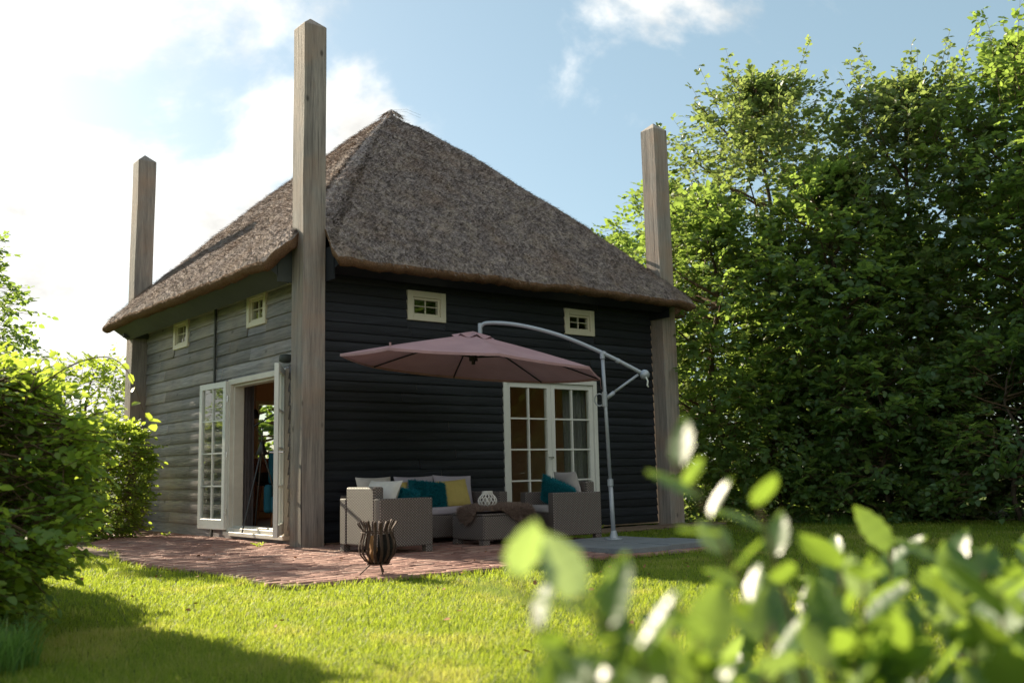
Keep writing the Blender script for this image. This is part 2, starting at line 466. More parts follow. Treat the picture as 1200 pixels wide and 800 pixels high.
# ------------------------------------------------------------------ ground
W, L = 6.24, 6.25
def in_terrace(x, y):
    xl = -2.2 + .08*np.sin(y*1.7) + np.where(y > 0, .22*y, 0)
    yb = -3.93 + .035*np.sin(x*2.3) + .02*np.sin(x*7.1)
    corner = (x - xl) + (y - yb) > .22
    return (x > xl) & (y > yb) & corner & (x < 3.0) & (y < 7.5)
# ground sheet: fine near the house, coarse far away
gx = np.concatenate([[-900,-300,-100,-50,-30,-20], np.linspace(-14, 18, 129), [24,36,60,120,300,900]])
GX, GY = np.meshgrid(gx, gx - 1.0)
near = (np.abs(GX - 1) < 15) & (np.abs(GY) < 15)
gz = -.045 + np.where(near, .012*fbm(np.stack([GX.ravel()*.8, GY.ravel()*.8, 0*GX.ravel()], 1), 3).reshape(GX.shape), 0)
n_ = len(gx); idx = np.arange(n_*n_).reshape(n_, n_)
F = np.stack([idx[:-1,:-1].ravel(), idx[:-1,1:].ravel(), idx[1:,1:].ravel(), idx[1:,:-1].ravel()], 1)
g = np_mesh('ground', np.stack([GX.ravel(), GY.ravel(), gz.ravel()], 1), [F], MAT['soil'], smooth=True)
tag(g, 'grassy garden ground around the barn', 'ground', kind='structure')

# terrace bedding + clinkers
mb = MB(); mb.box((-2.12, -3.85, -.035), (2.98, 7.4, -.008)); 
o = mb.build('paving_bed', MAT['sand']); tag(o, 'sandy joints under the brick terrace', 'ground', kind='structure')
bl, bw = .205, .068
xs, ys = [], []
row = 0; y = -4.0
while y < 7.5:
    x = -2.5 + (row % 2)*bl*.5 + RNG.uniform(-.015, .015)
    while x < 3.05:
        xs.append(x + RNG.uniform(-.004,.004)); ys.append(y); x += bl + .006
    y += bw + .006; row += 1
xs = np.array(xs); ys = np.array(ys)
keep = in_terrace(xs, ys) & in_terrace(xs + bl*.9, ys + bw) & ~((xs > .12) & (ys > .1))
xs, ys = xs[keep], ys[keep]; nb = len(xs)
hz = .007*fbm(np.stack([xs*.9, ys*.9, xs*0], 1), 3, 5) + RNG.normal(0, .0022, nb)
tx, ty = RNG.normal(0, .012, nb), RNG.normal(0, .03, nb)
cs = []
ins = .004
for (ax, ay, az) in ((0,0,0),(1,0,0),(1,1,0),(0,1,0),(0,0,1),(1,0,1),(1,1,1),(0,1,1)):
    px = xs + (ins if az and ax == 0 else 0) + (bl - (ins if az else 0))*ax
    py = ys + (ins if az and ay == 0 else 0) + (bw - (ins if az else 0))*ay
    pz = np.where(az, hz + tx*(ax-.5)*bl + ty*(ay-.5)*bw, -.03) if az else np.full(nb, -.03)
    cs.append(np.stack([px, py, pz], 1))
# mid ring for the arris
Vb = np.stack(cs, 1)
mid = Vb[:, 4:8].copy()
for q, (ax, ay) in enumerate(((0,0),(1,0),(1,1),(0,1))):
    mid[:, q, 0] = xs + bl*ax; mid[:, q, 1] = ys + bw*ay; mid[:, q, 2] -= .005
Vb = np.concatenate([Vb, mid], 1)
fl = []
for a, b in ((0,1),(1,2),(2,3),(3,0)):
    fl.append((a, b, 8+b, 8+a)); fl.append((8+a, 8+b, 4+b, 4+a))
fl.append((4,5,6,7))
fl = np.array(fl)
F = (np.arange(nb)[:,None,None]*12 + fl[None]).reshape(-1, 4)
tb = np.clip(RNG.beta(2, 2, nb) + .15*fbm(np.stack([xs, ys, xs*0], 1), 2, 9), 0, 1)
o = np_mesh('brick_terrace', Vb.reshape(-1, 3), [F], MAT['brick'], tint=np.repeat(tb, len(fl)))
tag(o, 'red clinker brick terrace around the barn corner', 'terrace', kind='structure')

# stone kerb strip along the foot of the front wall, and bluestone slab tiles
mb = MB()
x = 3.02
while x < 6.6:
    w = random.uniform(.16, .24)
    mb.box((x, -.75 + random.uniform(-.03,.03), -.04), (x+w-.008, -.16, -.008 + random.uniform(-.004,.006)), random.random()); x += w
o = mb.build('kerb_strip', MAT['sand'], bevel=.006); tag(o, 'pale sandy strip at the foot of the front wall', 'kerb', kind='structure')

TX0, TX1, TY0, TY1 = 1.50, 2.94, -3.82, -2.28
tiles = [((TX0, -3.04), (2.21, TY1)), ((2.222, -3.04), (TX1, TY1)), ((TX0+.02, -3.80), (2.21, -3.052)), ((2.23, -3.77), (TX1+.09, -3.052))]
names = ['grey stone tile under the armchair corner, at the left of the four-tile slab',
         'grey stone tile carrying the parasol post, at the rear of the four-tile slab',
         'grey stone tile at the front left of the slab where bricks meet the lawn',
         'grey stone tile at the front right of the slab, sticking out over the lawn']
for k, ((x0, y0), (x1, y1)) in enumerate(tiles):
    mb = MB(); dz = (0, .004, .002, .008)[k]
    mb.box((x0, y0, -.03), (x1, y1, .045 + dz))
    o = mb.build('stone_tile', MAT['slab'], bevel=.008, seg=2)
    tag(o, names[k], 'stone tile', 'grey stone tiles under the parasol')

# ------------------------------------------------------------------ barn
barn = empty('hay_barn', (0, 0, 0))
tag(barn, 'black boarded hay barn with steep thatched pyramid roof and tall oak corner posts', 'barn')
PX = .10          # wall plane offset from post centre line
WY = PX           # front wall plane y ; left wall plane x
post_specs = [((0, 0), 6.47, (.010, .004)), ((W, 0), 6.36, (-.045, .01)), ((0, L), 6.33, (.045, -.01)), ((W, L), 6.2, (0, 0))]
for (px, py), h, (lx, ly) in post_specs:
    mb = MB(); s = .152; nseg = 26
    hh = [h*i/nseg for i in range(nseg+1)]
    V = []; Fq = []
    for i, z in enumerate(hh):
        t = z/h
        for q, (ax, ay) in enumerate(((-1,-1),(1,-1),(1,1),(-1,1))):
            j = .003*math.sin(z*3.1 + q*2 + px)
            V.append((px + ax*(s+j) - lx*(1-t), py + ay*(s-j) - ly*(1-t), z - .03*(i == 0)))
    for i in range(nseg):
        for q in range(4):
            q2 = (q+1) % 4; Fq.append((i*4+q, i*4+q2, (i+1)*4+q2, (i+1)*4+q))
    V.append((px, py, h + .14)); a = nseg*4
    for q in range(4): Fq.append((a+q, a+(q+1) % 4, len(V)-1))
    mb.add(V, Fq, random.random()*.5 + .4)
    o = mb.build('post', MAT['post'], barn, bevel=.006)

def boards(name, mat, axis, plane, nrm, a0, a1, z0, z1, openings, rows, parent):
    """lapped clapboards; axis 0 = runs along x, 1 = along y; nrm = sign of outward normal; openings (a0,a1,z0,z1)"""
    Vs = []; Fs = []; T = []; base = 0
    rh = (z1 - z0)/rows
    rg = np.random.default_rng(abs(hash(name)) % 1000 if False else int(a1*100) + axis*7)
    for r in range(rows):
        zb, zt = z0 + r*rh + (rg.uniform(-.008, .008) if r else 0), z0 + (r+1)*rh + .024
        zm = (zb + zt)/2
        segs = [(a0, a1)]
        for (o0, o1, oz0, oz1) in openings:
            if zt > oz0 + .02 and zb < oz1 - .012:
                ns = []
                for (s0, s1) in segs:
                    if o1 <= s0 or o0 >= s1: ns.append((s0, s1)); continue
                    if o0 > s0: ns.append((s0, o0))
                    if o1 < s1: ns.append((o1, s1))
                segs = ns
        extra = []
        for (o0, o1, oz0, oz1) in openings:
            if oz0 > zb + .015 and oz0 + .02 < zt: extra.append((o0, o1, zb, oz0 + .003))
            elif zb < oz1 - .012 and zt > oz1 + .012: extra.append((o0, o1, oz1 - .003, zt))
        for (q0, q1, za_, zc_) in extra:
            P = np.zeros((4, 3)); P[:, axis] = (q0, q1, q1, q0); P[:, 2] = (za_, za_, zc_, zc_)
            P[:, 1-axis] = plane + nrm*np.array((.030, .030, .014, .014))
            Vs.append(P); Fs.append(np.array([[base, base+1, base+2, base+3]])); T.append(np.array([.5])); base += 4
        for (s0, s1) in segs:
            cuts = [s0]; c = s0 + rg.uniform(1.2, 3.2)
            while c < s1 - .6: cuts.append(c); c += rg.uniform(2.0, 4.0)
            cuts.append(s1)
            for b0, b1 in zip(cuts[:-1], cuts[1:]):
                b0 += .001; b1 -= .001
                m_ = max(2, int((b1-b0)/.06)); A = np.linspace(b0, b1, m_+1)
                ph = rg.uniform(0, 100)
                wob = .007*fbm(np.stack([A*1.4, A*0+ph, A*0], 1), 4, 3) + .003*fbm(np.stack([A*11, A*0+ph, A*0], 1), 2, 4)
                out = .004*fbm(np.stack([A*1.2, A*0+ph+50, A*0], 1), 3, 6)
                tb_ = rg.uniform(0, .006)
                rowsV = []
                for (off, z, wz, wo_) in ((.010, zt, 0, 0), (.034+tb_, zb+.004, 1, 1), (.030+tb_, zb, 1, 1), (.004, zb+.001, 1, 0)):
                    P = np.zeros((m_+1, 3)); P[:, axis] = A
                    P[:, 1-axis] = plane + nrm*(off + out*wo_); P[:, 2] = z + wob*wz
                    rowsV.append(P)
                V = np.concatenate(rowsV); k = m_+1
                for q in range(3):
                    i = np.arange(m_)
                    Fs.append(np.stack([base+q*k+i, base+(q+1)*k+i, base+(q+1)*k+i+1, base+q*k+i+1], 1))
                    T.append(np.full(m_, np.clip(rg.normal(.5, .22), 0, 1)) if q == 0 else T[-1])
                Vs.append(V); base += len(V)
    return np_mesh(name, np.concatenate(Vs), [np.concatenate(Fs)], mat, parent, tint=np.concatenate(T))

# openings
FW = dict(x0=3.05, x1=4.84, z0=.06, z1=2.17)          # french window in the front wall
SWF = [(1.47, 2.08, 2.855, 3.255), (4.235, 4.83, 2.855, 3.245)]
DL = dict(y0=.68, y1=2.50, z0=.10, z1=2.20)           # french doors in the left wall
SWL = [(1.36, 1.97, 2.87, 3.34), (4.17, 4.80, 2.87, 3.34)]
front_op = [(FW['x0'], FW['x1'], FW['z0']-.2, FW['z1'])] + SWF
left_op = [(DL['y0'], DL['y1'], DL['z0']-.3, DL['z1'])] + SWL
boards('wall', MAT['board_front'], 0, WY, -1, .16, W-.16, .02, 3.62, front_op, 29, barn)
boards('wall', MAT['board_left_sunlit'], 1, WY, -1, .16, L-.16, .16, 3.62, left_op, 20, barn)
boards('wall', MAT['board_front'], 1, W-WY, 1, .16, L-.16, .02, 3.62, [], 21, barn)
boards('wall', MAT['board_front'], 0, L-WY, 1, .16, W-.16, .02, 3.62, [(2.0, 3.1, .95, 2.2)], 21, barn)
# plinth under the left wall
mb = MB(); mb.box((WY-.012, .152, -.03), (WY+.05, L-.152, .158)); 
o = mb.build('plinth', MAT['board_left_sunlit'], barn)
# wall core (plaster inside) built around the openings
def core(axis, p0, p1, a0, a1, ops, mb, z1=3.65):
    segs = sorted(ops)
    cur = a0
    def bx(s0, s1, za, zb):
        if s1 - s0 < 1e-3 or zb - za < 1e-3: return
        if axis == 0: mb.box((s0, p0, za), (s1, p1, zb))
        else: mb.box((p0, s0, za), (p1, s1, zb))
    for (s0, s1, za, zb) in segs:
        bx(cur, s0, 0, z1); bx(s0, s1, 0, za); bx(s0, s1, zb, z1); cur = s1
    bx(cur, a1, 0, z1)
def merge_ops(ops): return ops
mb = MB()
# front openings overlap in x, so split wall core below/above 2.5
def core2(axis, p0, p1, a0, a1, low, high):
    def bx(s0, s1, za, zb):
        if s1 - s0 < 1e-3 or zb - za < 1e-3: return
        if axis == 0: mb.box((s0, p0, za), (s1, p1, zb))
        else: mb.box((p0, s0, za), (p1, s1, zb))
    for ops, zlo, zhi in ((low, 0, 2.5), (high, 2.5, 3.65)):
        cur = a0
        for (s0, s1, za, zb) in sorted(ops):
            bx(cur, s0, zlo, zhi); bx(s0, s1, zlo, max(za, zlo)); bx(s0, s1, zb, zhi); cur = s1
        bx(cur, a1, zlo, zhi)
core2(0, WY+.002, WY+.16, WY+.002, W-WY-.002, [(FW['x0'], FW['x1'], FW['z0'], FW['z1'])], SWF)
core2(1, WY+.004, WY+.162, WY+.163, L-WY-.163, [(DL['y0'], DL['y1'], DL['z0'], DL['z1'])], SWL)
core2(1, W-WY-.162, W-WY-.004, WY+.163, L-WY-.163, [], [])
core2(0, L-WY-.16, L-WY-.002, WY+.002, W-WY-.002, [(2.0, 3.1, .95, 2.2)], [])
mb.build('inner_wall', MAT['plaster'], barn)
mb = MB(); mb.box((WY+.02, WY+.02, .0), (W-WY-.02, L-WY-.02, .105)); mb.build('floor', MAT['infloor'], barn)
mb = MB(); mb.box((WY+.17, WY+.17, 2.62), (W-WY-.17, L-WY-.17, 2.72))
for q in range(7): mb.box((WY+.17, .5+q*.85, 2.50), (W-WY-.17, .6+q*.85, 2.618))
mb.build('ceiling', MAT['ceiling'], barn)

# thatched roof
e_, ZL, AP = .60, 3.46, 6.97
c0 = np.array([W/2, L/2])
def corner_path(sx, sy):
    # outline points near corner A, mirrored to the others (going from left eave to front eave)
    pts = [(-e_, .02), (-.50, -.10), (-.30, -.13), (-.16, -.02), (0, 0), (.14, -.15), (.10, -.33), (.04, -.50), (.08, -e_)]
    return [((p[0] if sx < 0 else W - p[0]), (p[1] if sy < 0 else L - p[1])) for p in pts]
A_ = corner_path(-1, -1)
Cc = [(6.40-.0, -e_), (6.44, -.50), (6.44, -.33), (6.40, -.16), (W, 0), (W+.12, .16), (W+.30, .13), (W+.50, .10), (W+e_, .0)]
Dd = [(W+e_, L), (W+.5, L+.1), (W+.16, L+.0), (W, L), (W, L+.16), (W+.1, L+.5), (W, L+e_)]
Bb = [(.0, L+e_), (-.1, L+.5), (0, L+.16), (0, L), (-.16, L), (-.30, L+.13), (-.50, L+.14), (-e_, L+.10)]
poly = A_ + Cc + Dd + Bb
dens = []
for a, b in zip(poly, poly[1:] + poly[:1]):
    d = math.dist(a, b); k = max(1, int(d/.035))
    for i in range(k):
        t = i/k; dens.append((a[0]+(b[0]-a[0])*t, a[1]+(b[1]-a[1])*t))
OUT = np.array(dens)
NT = len(OUT); NR = 130
ts = np.linspace(0, 1, NR+1)[1:]
def roof_z(xy):
    dx, dy = np.abs(xy[:,0]-c0[0])/(W/2+e_), np.abs(xy[:,1]-c0[1])/(L/2+e_)
    p = 14
    m = (dx**p + dy**p + 1e-40)**(1/p)
    z = AP - (AP - ZL)*(m**1.035) 
    z += .07*np.sin(np.clip(m, 0, 1)*pi)                     # slight belly
    z -= .13*np.exp(-(m/.06)**2) - .08*np.exp(-(m/.035)**2)                            # tuft at the tip
    z -= .035*np.clip((m-.98)/.02, 0, 1)**2                 # rounded lip
    return z
rv = []
for t in ts:
    rv.append(c0 + (OUT - c0)*t)
XY = np.concatenate(rv)
Z = roof_z(XY)
nn = fbm(np.stack([XY[:,0]*1.6, XY[:,1]*1.6, Z*1.6], 1), 5, 21)
n2 = fbm(np.stack([XY[:,0]*14, XY[:,1]*14, Z*9], 1), 3, 31)
Z = Z + .045*nn + .022*n2
top = np.stack([XY[:,0], XY[:,1], Z], 1)
apexz = AP + .05
# lip: rings curling under (cut face) to inner path
lipV = []
last = top[-NT:]
dirn = OUT - c0; dirn /= np.linalg.norm(dirn, axis=1)[:,None]
prof = [(.010, -.022), (.002, -.05), (-.03, -.075), (-.08, -.095), (-.14, -.09), (-.30, .0)]
for (dr, dz) in prof:
    P = last.copy(); P[:,:2] += dirn*dr
    jit = .018*fbm(np.stack([P[:,0]*9, P[:,1]*9, P[:,2]*9+dz*50], 1), 3, 41)
    P[:,2] = last[:,2]*.5 + roof_z(OUT).mean()*0 + last[:,2]*.5 + dz + jit; P[:,:2] += dirn*jit[:,None]
    lipV.append(P)
V = np.concatenate([np.array([[c0[0], c0[1], apexz]]), top, *lipV])
i = np.arange(NT); j = (i+1) % NT
Ftri = np.stack([np.zeros(NT, int), 1+i, 1+j], 1)
nrings = NR + len(prof)
Fq = np.concatenate([np.stack([1+r*NT+i, 1+(r+1)*NT+i, 1+(r+1)*NT+j, 1+r*NT+j], 1) for r in range(NR-1)])
# straws over the thatch surface
ns = 170000
tri_r = np.sqrt(RNG.uniform(.0005, 1, ns)); kk = RNG.integers(0, NT, ns)
sxy = c0 + (OUT[kk] - c0)*tri_r[:,None]*1.0 + RNG.normal(0, .012, (ns, 2))
sz = roof_z(sxy)
sz = sz + .045*fbm(np.stack([sxy[:,0]*1.6, sxy[:,1]*1.6, sz*1.6], 1), 5, 21) + .022*fbm(np.stack([sxy[:,0]*14, sxy[:,1]*14, sz*9], 1), 3, 31)
dx, dy = (sxy-c0).T
sideX = np.abs(dx) > np.abs(dy)
down = np.stack([np.where(sideX, np.sign(dx), 0), np.where(sideX, 0, np.sign(dy)), np.full(ns, -1.0)], 1)
down += RNG.normal(0, .16, (ns, 3)); down /= np.linalg.norm(down, axis=1)[:,None]
nor = np.stack([np.where(sideX, np.sign(dx), 0), np.where(sideX, 0, np.sign(dy)), np.full(ns, 1.0)], 1)/sqrt(2)
side = np.cross(down, nor); side /= np.linalg.norm(side, axis=1)[:,None]
ln = RNG.uniform(.03, .09, ns)[:,None]; wd = RNG.uniform(.0022, .0048, ns)[:,None]
lift = RNG.uniform(-.002, .045, ns)[:,None]
b = np.stack([sxy[:,0], sxy[:,1], sz], 1)
SV = np.stack([b - side*wd - nor*.006, b + side*wd - nor*.006, b + down*ln + side*wd*.7 + nor*lift, b + down*ln - side*wd*.7 + nor*lift], 1).reshape(-1, 3)
base = len(V)
SF = np.arange(ns*4).reshape(-1, 4) + base
tint = np.concatenate([np.full(len(Ftri), .5), np.full(len(Fq), .5), np.clip(RNG.beta(1.6, 1.9, ns), 0, 1)])
roof = np_mesh('thatched_roof', np.concatenate([V, SV]), [Ftri, Fq, SF], MAT['thatch'], barn, tint=tint, smooth=False)
# cut edge of the thatch
ringbase = 1 + (NR-1)*NT
Vl = V[ringbase:]
Fl = np.concatenate([np.stack([r*NT+i, (r+1)*NT+i, (r+1)*NT+j, r*NT+j], 1) for r in range(len(prof))])
eaves = np_mesh('eave_edge', Vl, [Fl], MAT['thatch_cut'], roof)
# tip of the roof: a knot of paler reed with stray wires
mb = MB()
for k in range(170):
    a = random.uniform(0, 2*pi); r = random.uniform(.0, .16)
    p = Vector((c0[0] + r*cos(a), c0[1] + r*sin(a), AP + .03 - r*.75 + random.uniform(-.01,.03)))
    d = Vector((cos(a)*.8, sin(a)*.8, -.6 + random.uniform(-.15, .3))).normalized()
    mb.tube([p, p + d*random.uniform(.08,.2)], [.004, .0015], 4, random.random())
for k in range(2):
    a = radians(-35 + random.uniform(-25, 25)); p = Vector((c0[0], c0[1], AP + .04))
    mb.tube([p, p + Vector((cos(a)*.25, sin(a)*.25, .03*k-.02)), p + Vector((cos(a)*.5, sin(a)*.5, -.12 + .02*k))], .0015, 4, .2)
mb.build('roof_tip', MAT['thatch'], roof)
# boards under the eaves (fascia + soffit)
def eave_board(mat, a0, a1, axis, pts):
    # sloping board under the thatch; pts = (plane, z) outline of its cross-section
    mb = MB()
    P = lambda a, p, z: (a, p, z) if axis == 0 else (p, a, z)
    mb.prism([P(a0, p, z) for p, z in pts], [P(a1, p, z) for p, z in pts], .5)
    return mb.build('eave_board', mat, barn)
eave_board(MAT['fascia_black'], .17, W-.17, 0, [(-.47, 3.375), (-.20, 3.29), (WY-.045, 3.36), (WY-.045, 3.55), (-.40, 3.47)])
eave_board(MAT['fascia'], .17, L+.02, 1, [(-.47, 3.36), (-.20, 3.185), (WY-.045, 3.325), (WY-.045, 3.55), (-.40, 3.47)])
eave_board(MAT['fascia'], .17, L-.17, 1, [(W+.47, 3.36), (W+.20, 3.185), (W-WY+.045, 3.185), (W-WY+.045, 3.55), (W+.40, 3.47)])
# notch boards beside the posts
for (x0, y0, x1, y1, mt) in ((.158, -.34, .178, .09, 'fascia_black'), (-.34, .158, .09, .178, 'fascia'), (W-.178, -.34, W-.158, .09, 'fascia_black'), (-.34, L-.20, .09, L-.163, 'fascia')):
    mb = MB(); mb.box((x0, y0, 3.20), (x1, y1, 3.62)); mb.build('notch_board', MAT[mt], barn)

# ---- windows
def P2(axis, plane, sgn):
    """local frame: a along wall, d outward, z up -> world"""
    def f(a, d, z):
        return (a, plane + sgn*d, z) if axis == 0 else (plane + sgn*d, a, z)
    return f
def fbox(mb, f, a0, a1, d0, d1, z0, z1):
    p, q = f(a0, d0, z0), f(a1, d1, z1)
    mb.box(tuple(min(x, y) for x, y in zip(p, q)), tuple(max(x, y) for x, y in zip(p, q)))
def ring(mb, f, a0, a1, z0, z1, w, d0, d1, wb=None):
    wb = w if wb is None else wb
    fbox(mb, f, a0, a0+w, d0, d1, z0, z1); fbox(mb, f, a1-w, a1, d0, d1, z0, z1)
    fbox(mb, f, a0+w, a1-w, d0, d1, z1-w, z1); fbox(mb, f, a0+w, a1-w, d0, d1, z0, z0+wb)
def small_window(axis, ops, mat):
    a0, a1, z0, z1 = ops
    f = P2(axis, WY, -1)
    root = MB(); ring(root, f, a0, a1, z0, z1, .085, -.06, .052, .07)
    w = root.build('window', mat, barn, bevel=.004)
    mb = MB(); ring(mb, f, a0+.087, a1-.087, z0+.073, z1-.088, .028, -.04, .024)
    am, zm = (a0+a1)/2, (z0+z1)/2
    fbox(mb, f, am-.0055, am+.0055, -.02, .008, z0+.10, z1-.115)
    fbox(mb, f, a0+.115, am-.009, -.02, .012, zm-.0055, zm+.0055)
    fbox(mb, f, am+.009, a1-.115, -.02, .012, zm-.0055, zm+.0055)
    mb.build('sash', mat, w, bevel=.002)
    mb = MB(); fbox(mb, f, a0+.10, a1-.10, -.012, -.006, z0+.09, z1-.10); mb.build('pane', MAT['glass'], w)
for ops in SWF: small_window(0, ops, MAT['cream'])
for ops in SWL: small_window(1, ops, MAT['cream'])

# french window, front wall
f = P2(0, WY, -1)
x0, x1, z0, z1 = FW['x0'], FW['x1'], FW['z0'], FW['z1']
mb = MB(); ring(mb, f, x0, x1, z0, z1, .065, -.10, .045, .05)
fw = mb.build('french_window', MAT['white'], barn, bevel=.004)
xm = (x0+x1)/2
for (a0, a1, nm) in ((x0+.067, xm-.002, 0), (xm+.002, x1-.067, 1)):
    mb = MB(); ring(mb, f, a0, a1, z0+.053, z1-.068, .072, -.06, .012, .15)
    lf = mb.build('door_leaf', MAT['white'], fw, bevel=.003)
    ga0, ga1, gz0, gz1 = a0+.073, a1-.073, z0+.205, z1-.142
    am = (ga0+ga1)/2
    mb2 = MB()
    rows = 4
    hts = [gz0 + (gz1-gz0)*k/rows for k in range(rows+1)]
    fbox(mb2, f, am-.011, am+.011, -.035, .006, gz0, gz1)
    for k in range(1, rows):
        fbox(mb2, f, ga0, am-.012, -.034, .005, hts[k]-.011, hts[k]+.011)
        fbox(mb2, f, am+.012, ga1, -.034, .005, hts[k]-.011, hts[k]+.011)
    mb2.build('glazing_bars', MAT['white'], fw)
    mb3 = MB(); fbox(mb3, f, ga0-.01, ga1+.01, -.022, -.016, gz0-.01, gz1+.01); mb3.build('pane', MAT['glass'], fw)
mb = MB(); mb.box((xm-.03, WY-.062, 1.02), (xm-.005, WY-.018, 1.04)); mb.tube([(xm-.018, WY-.06, 1.03), (xm-.11, WY-.065, 1.03)], .008, 8)
mb.build('handle', MAT['chrome'], fw)

def curtain(name, p0, p1, z0, z1, amp, folds, mat, parent):
    """hanging folded cloth between plan points p0, p1"""
    n = folds*10; V = []; F = []
    p0, p1 = Vector((*p0, 0)), Vector((*p1, 0)); d = (p1-p0); nm = Vector((-d.y, d.x, 0)).normalized()
    nz_ = 10
    for k in range(nz_+1):
        z = z1 + (z0-z1)*k/nz_
        for i_ in range(n+1):
            t = i_/n
            o = amp*math.sin(t*folds*2*pi + .3*math.sin(k*.7)) * (.7+.3*math.sin(t*13+1))
            p = p0 + d*t + nm*o; V.append((p.x, p.y, z))
    for k in range(nz_):
        for i_ in range(n):
            a = k*(n+1)+i_; F.append((a, a+1, a+n+2, a+n+1))
    mb = MB(); mb.add(V, F, .5)
    return mb.build(name, mat, parent, smooth=True)
curtain('curtain', (x1-.50, WY+.175), (x1-.05, WY+.175), .12, 2.2, .03, 6, MAT['curtain_light'], fw)

# french doors, left wall
f = P2(1, WY, -1)
y0, y1, z0, z1 = DL['y0'], DL['y1'], DL['z0'], DL['z1']
mb = MB(); ring(mb, f, y0, y1, z0, z1, .075, -.14, .075, .05)
fbox(mb, f, y0-.03, y1+.03, .0, .11, z0-.055, z0-.002)            # sill
ring(mb, f, y0+.077, y1-.077, z0+.052, z1-.077, .03, -.12, .02, .02)
dfm = mb.build('door_frame', MAT['wornwhite'], barn, bevel=.004)
def leaf(hinge, ang, width, z0, z1, sw=.085):
    """door leaf in its own mesh; hinge at (x,y), swung to world angle ang"""
    Mx = Matrix.Translation((hinge[0], hinge[1], 0)) @ Matrix.Rotation(ang, 4, 'Z')
    mb = MB(); t = .026
    mb.box((0, -t, z0), (sw, t, z1), mat=Mx); mb.box((width-sw, -t, z0), (width, t, z1), mat=Mx)
    mb.box((sw, -t, z1-sw), (width-sw, t, z1), mat=Mx); mb.box((sw, -t, z0), (width-sw, t, z0+.14), mat=Mx)
    lf = mb.build('door', MAT['white'], barn, bevel=.004)
    ga, gb, ya, yb = sw, width-sw, z0+.14, z1-sw
    m2 = MB(); am = (ga+gb)/2
    m2.box((am-.010, -.018, ya), (am+.010, .018, yb), mat=Mx)
    for k in range(1, 4):
        zz_ = ya + (yb-ya)*k/4
        m2.box((ga, -.017, zz_-.010), (am-.011, .017, zz_+.010), mat=Mx)
        m2.box((am+.011, -.017, zz_-.010), (gb, .017, zz_+.010), mat=Mx)
    m2.build('glazing_bars', MAT['white'], lf)
    m3 = MB(); m3.box((ga-.008, -.003, ya-.008), (gb+.008, .003, yb+.008), mat=Mx); m3.build('pane', MAT['glass'], lf)
    m4 = MB()
    if ang < 0: m4.tube([Mx @ Vector((width-.045, -.03, 1.12)), Mx @ Vector((width-.045, -.075, 1.12)), Mx @ Vector((width-.15, -.08, 1.12))], .009, 8)
    if ang < 0: m4.tube([Mx @ Vector((width-.045, .03, 1.12)), Mx @ Vector((width-.045, .075, 1.12)), Mx @ Vector((width-.15, .08, 1.12))], .009, 8)
    if m4.v: m4.build('handle', MAT['chrome'], lf)
    for zz_ in (z0+.25, (z0+z1)/2, z1-.25):
        m5 = MB(); m5.tube([(hinge[0], hinge[1], zz_-.045), (hinge[0], hinge[1], zz_+.045)], .012, 8)
        m5.build('hinge', MAT['chrome'], lf)
leaf((WY-.10, y1-.035), radians(90+4), .82, z0+.02, z1-.02)
leaf((WY-.09, y0+.035), radians(-121), .80, z0+.02, z1-.02)
# cable duct and wall lamp on the left wall
for za_, zc_ in ((2.2, 3.3), (-.02, .2)):
    mb = MB(); mb.box((WY-.062, 3.05, za_), (WY-.036, 3.09, zc_)); mb.build('cable_duct', MAT['fascia'], barn)
lampw = MB(); lampw.lathe([(.03, .06), (.075, .05), (.085, .02), (.085, -.03), (.04, -.05)][::-1], 16, (WY-.13, .56, 2.30)); lampw.tube([(WY-.13, .56, 2.30), (WY-.03, .56, 2.33)], .022, 8)
lampw.build('wall_lamp', MAT['fascia'], barn, smooth=True)
mb = MB()
mb.box((WY-.02, .155, .18), (WY-.012, .175, 2.3))
# back window
f = P2(0, L-WY, 1)
mb = MB(); ring(mb, f, 2.0, 3.1, .95, 2.2, .06, -.16, .05)
fbox(mb, f, 2.535, 2.565, -.1, -.05, 1.01, 2.14); fbox(mb, f, 2.06, 2.534, -.1, -.05, 1.555, 1.585); fbox(mb, f, 2.566, 3.04, -.1, -.05, 1.555, 1.585)
bw_ = mb.build('window', MAT['cream'], barn)
mb = MB(); fbox(mb, f, 2.05, 3.05, -.078, -.072, 1.0, 2.15); mb.build('pane', MAT['glass'], bw_)

# ------------------------------------------------------------------ things inside the barn
cu = curtain('curtain', (.25, 2.44), (.43, 2.55), .12, 2.42, .03, 4, MAT['curtain'], None)
tag(cu, 'dark grey curtain hanging just inside the open glass doors', 'curtain')
# tripod floor lamp
t = empty('floor_lamp', (.20, 1.85, .105)); tag(t, 'black tripod floor lamp with jointed arm standing inside the doorway', 'floor lamp')
apx = Vector((.05, .0, 1.12))
for a in (200, 320, 80):
    mb = MB(); mb.tube([apx, (.05 + .34*cos(radians(a)), .34*sin(radians(a)), 0)], [.013, .010], 8); mb.build('leg', MAT['black'], t)
mb = MB(); mb.tube([apx, (.05, 0, 1.30), (-.03, .08, 1.42), (.24, -.16, 1.62)], .010, 8); mb.build('arm', MAT['black'], t)
mb = MB(); mb.lathe([(.03, .0), (.035, -.05), (.085, -.17), (.083, -.172)][::-1], 16, (.05, 0, 1.20)); mb.build('lamp_shade', MAT['black'], t, smooth=True)
mb = MB(); mb.lathe([(.03, .0), (.035, -.04), (.07, -.13), (.068, -.132)][::-1], 16, (.25, -.17, 1.64)); mb.build('lamp_head', MAT['black'], t, smooth=True)
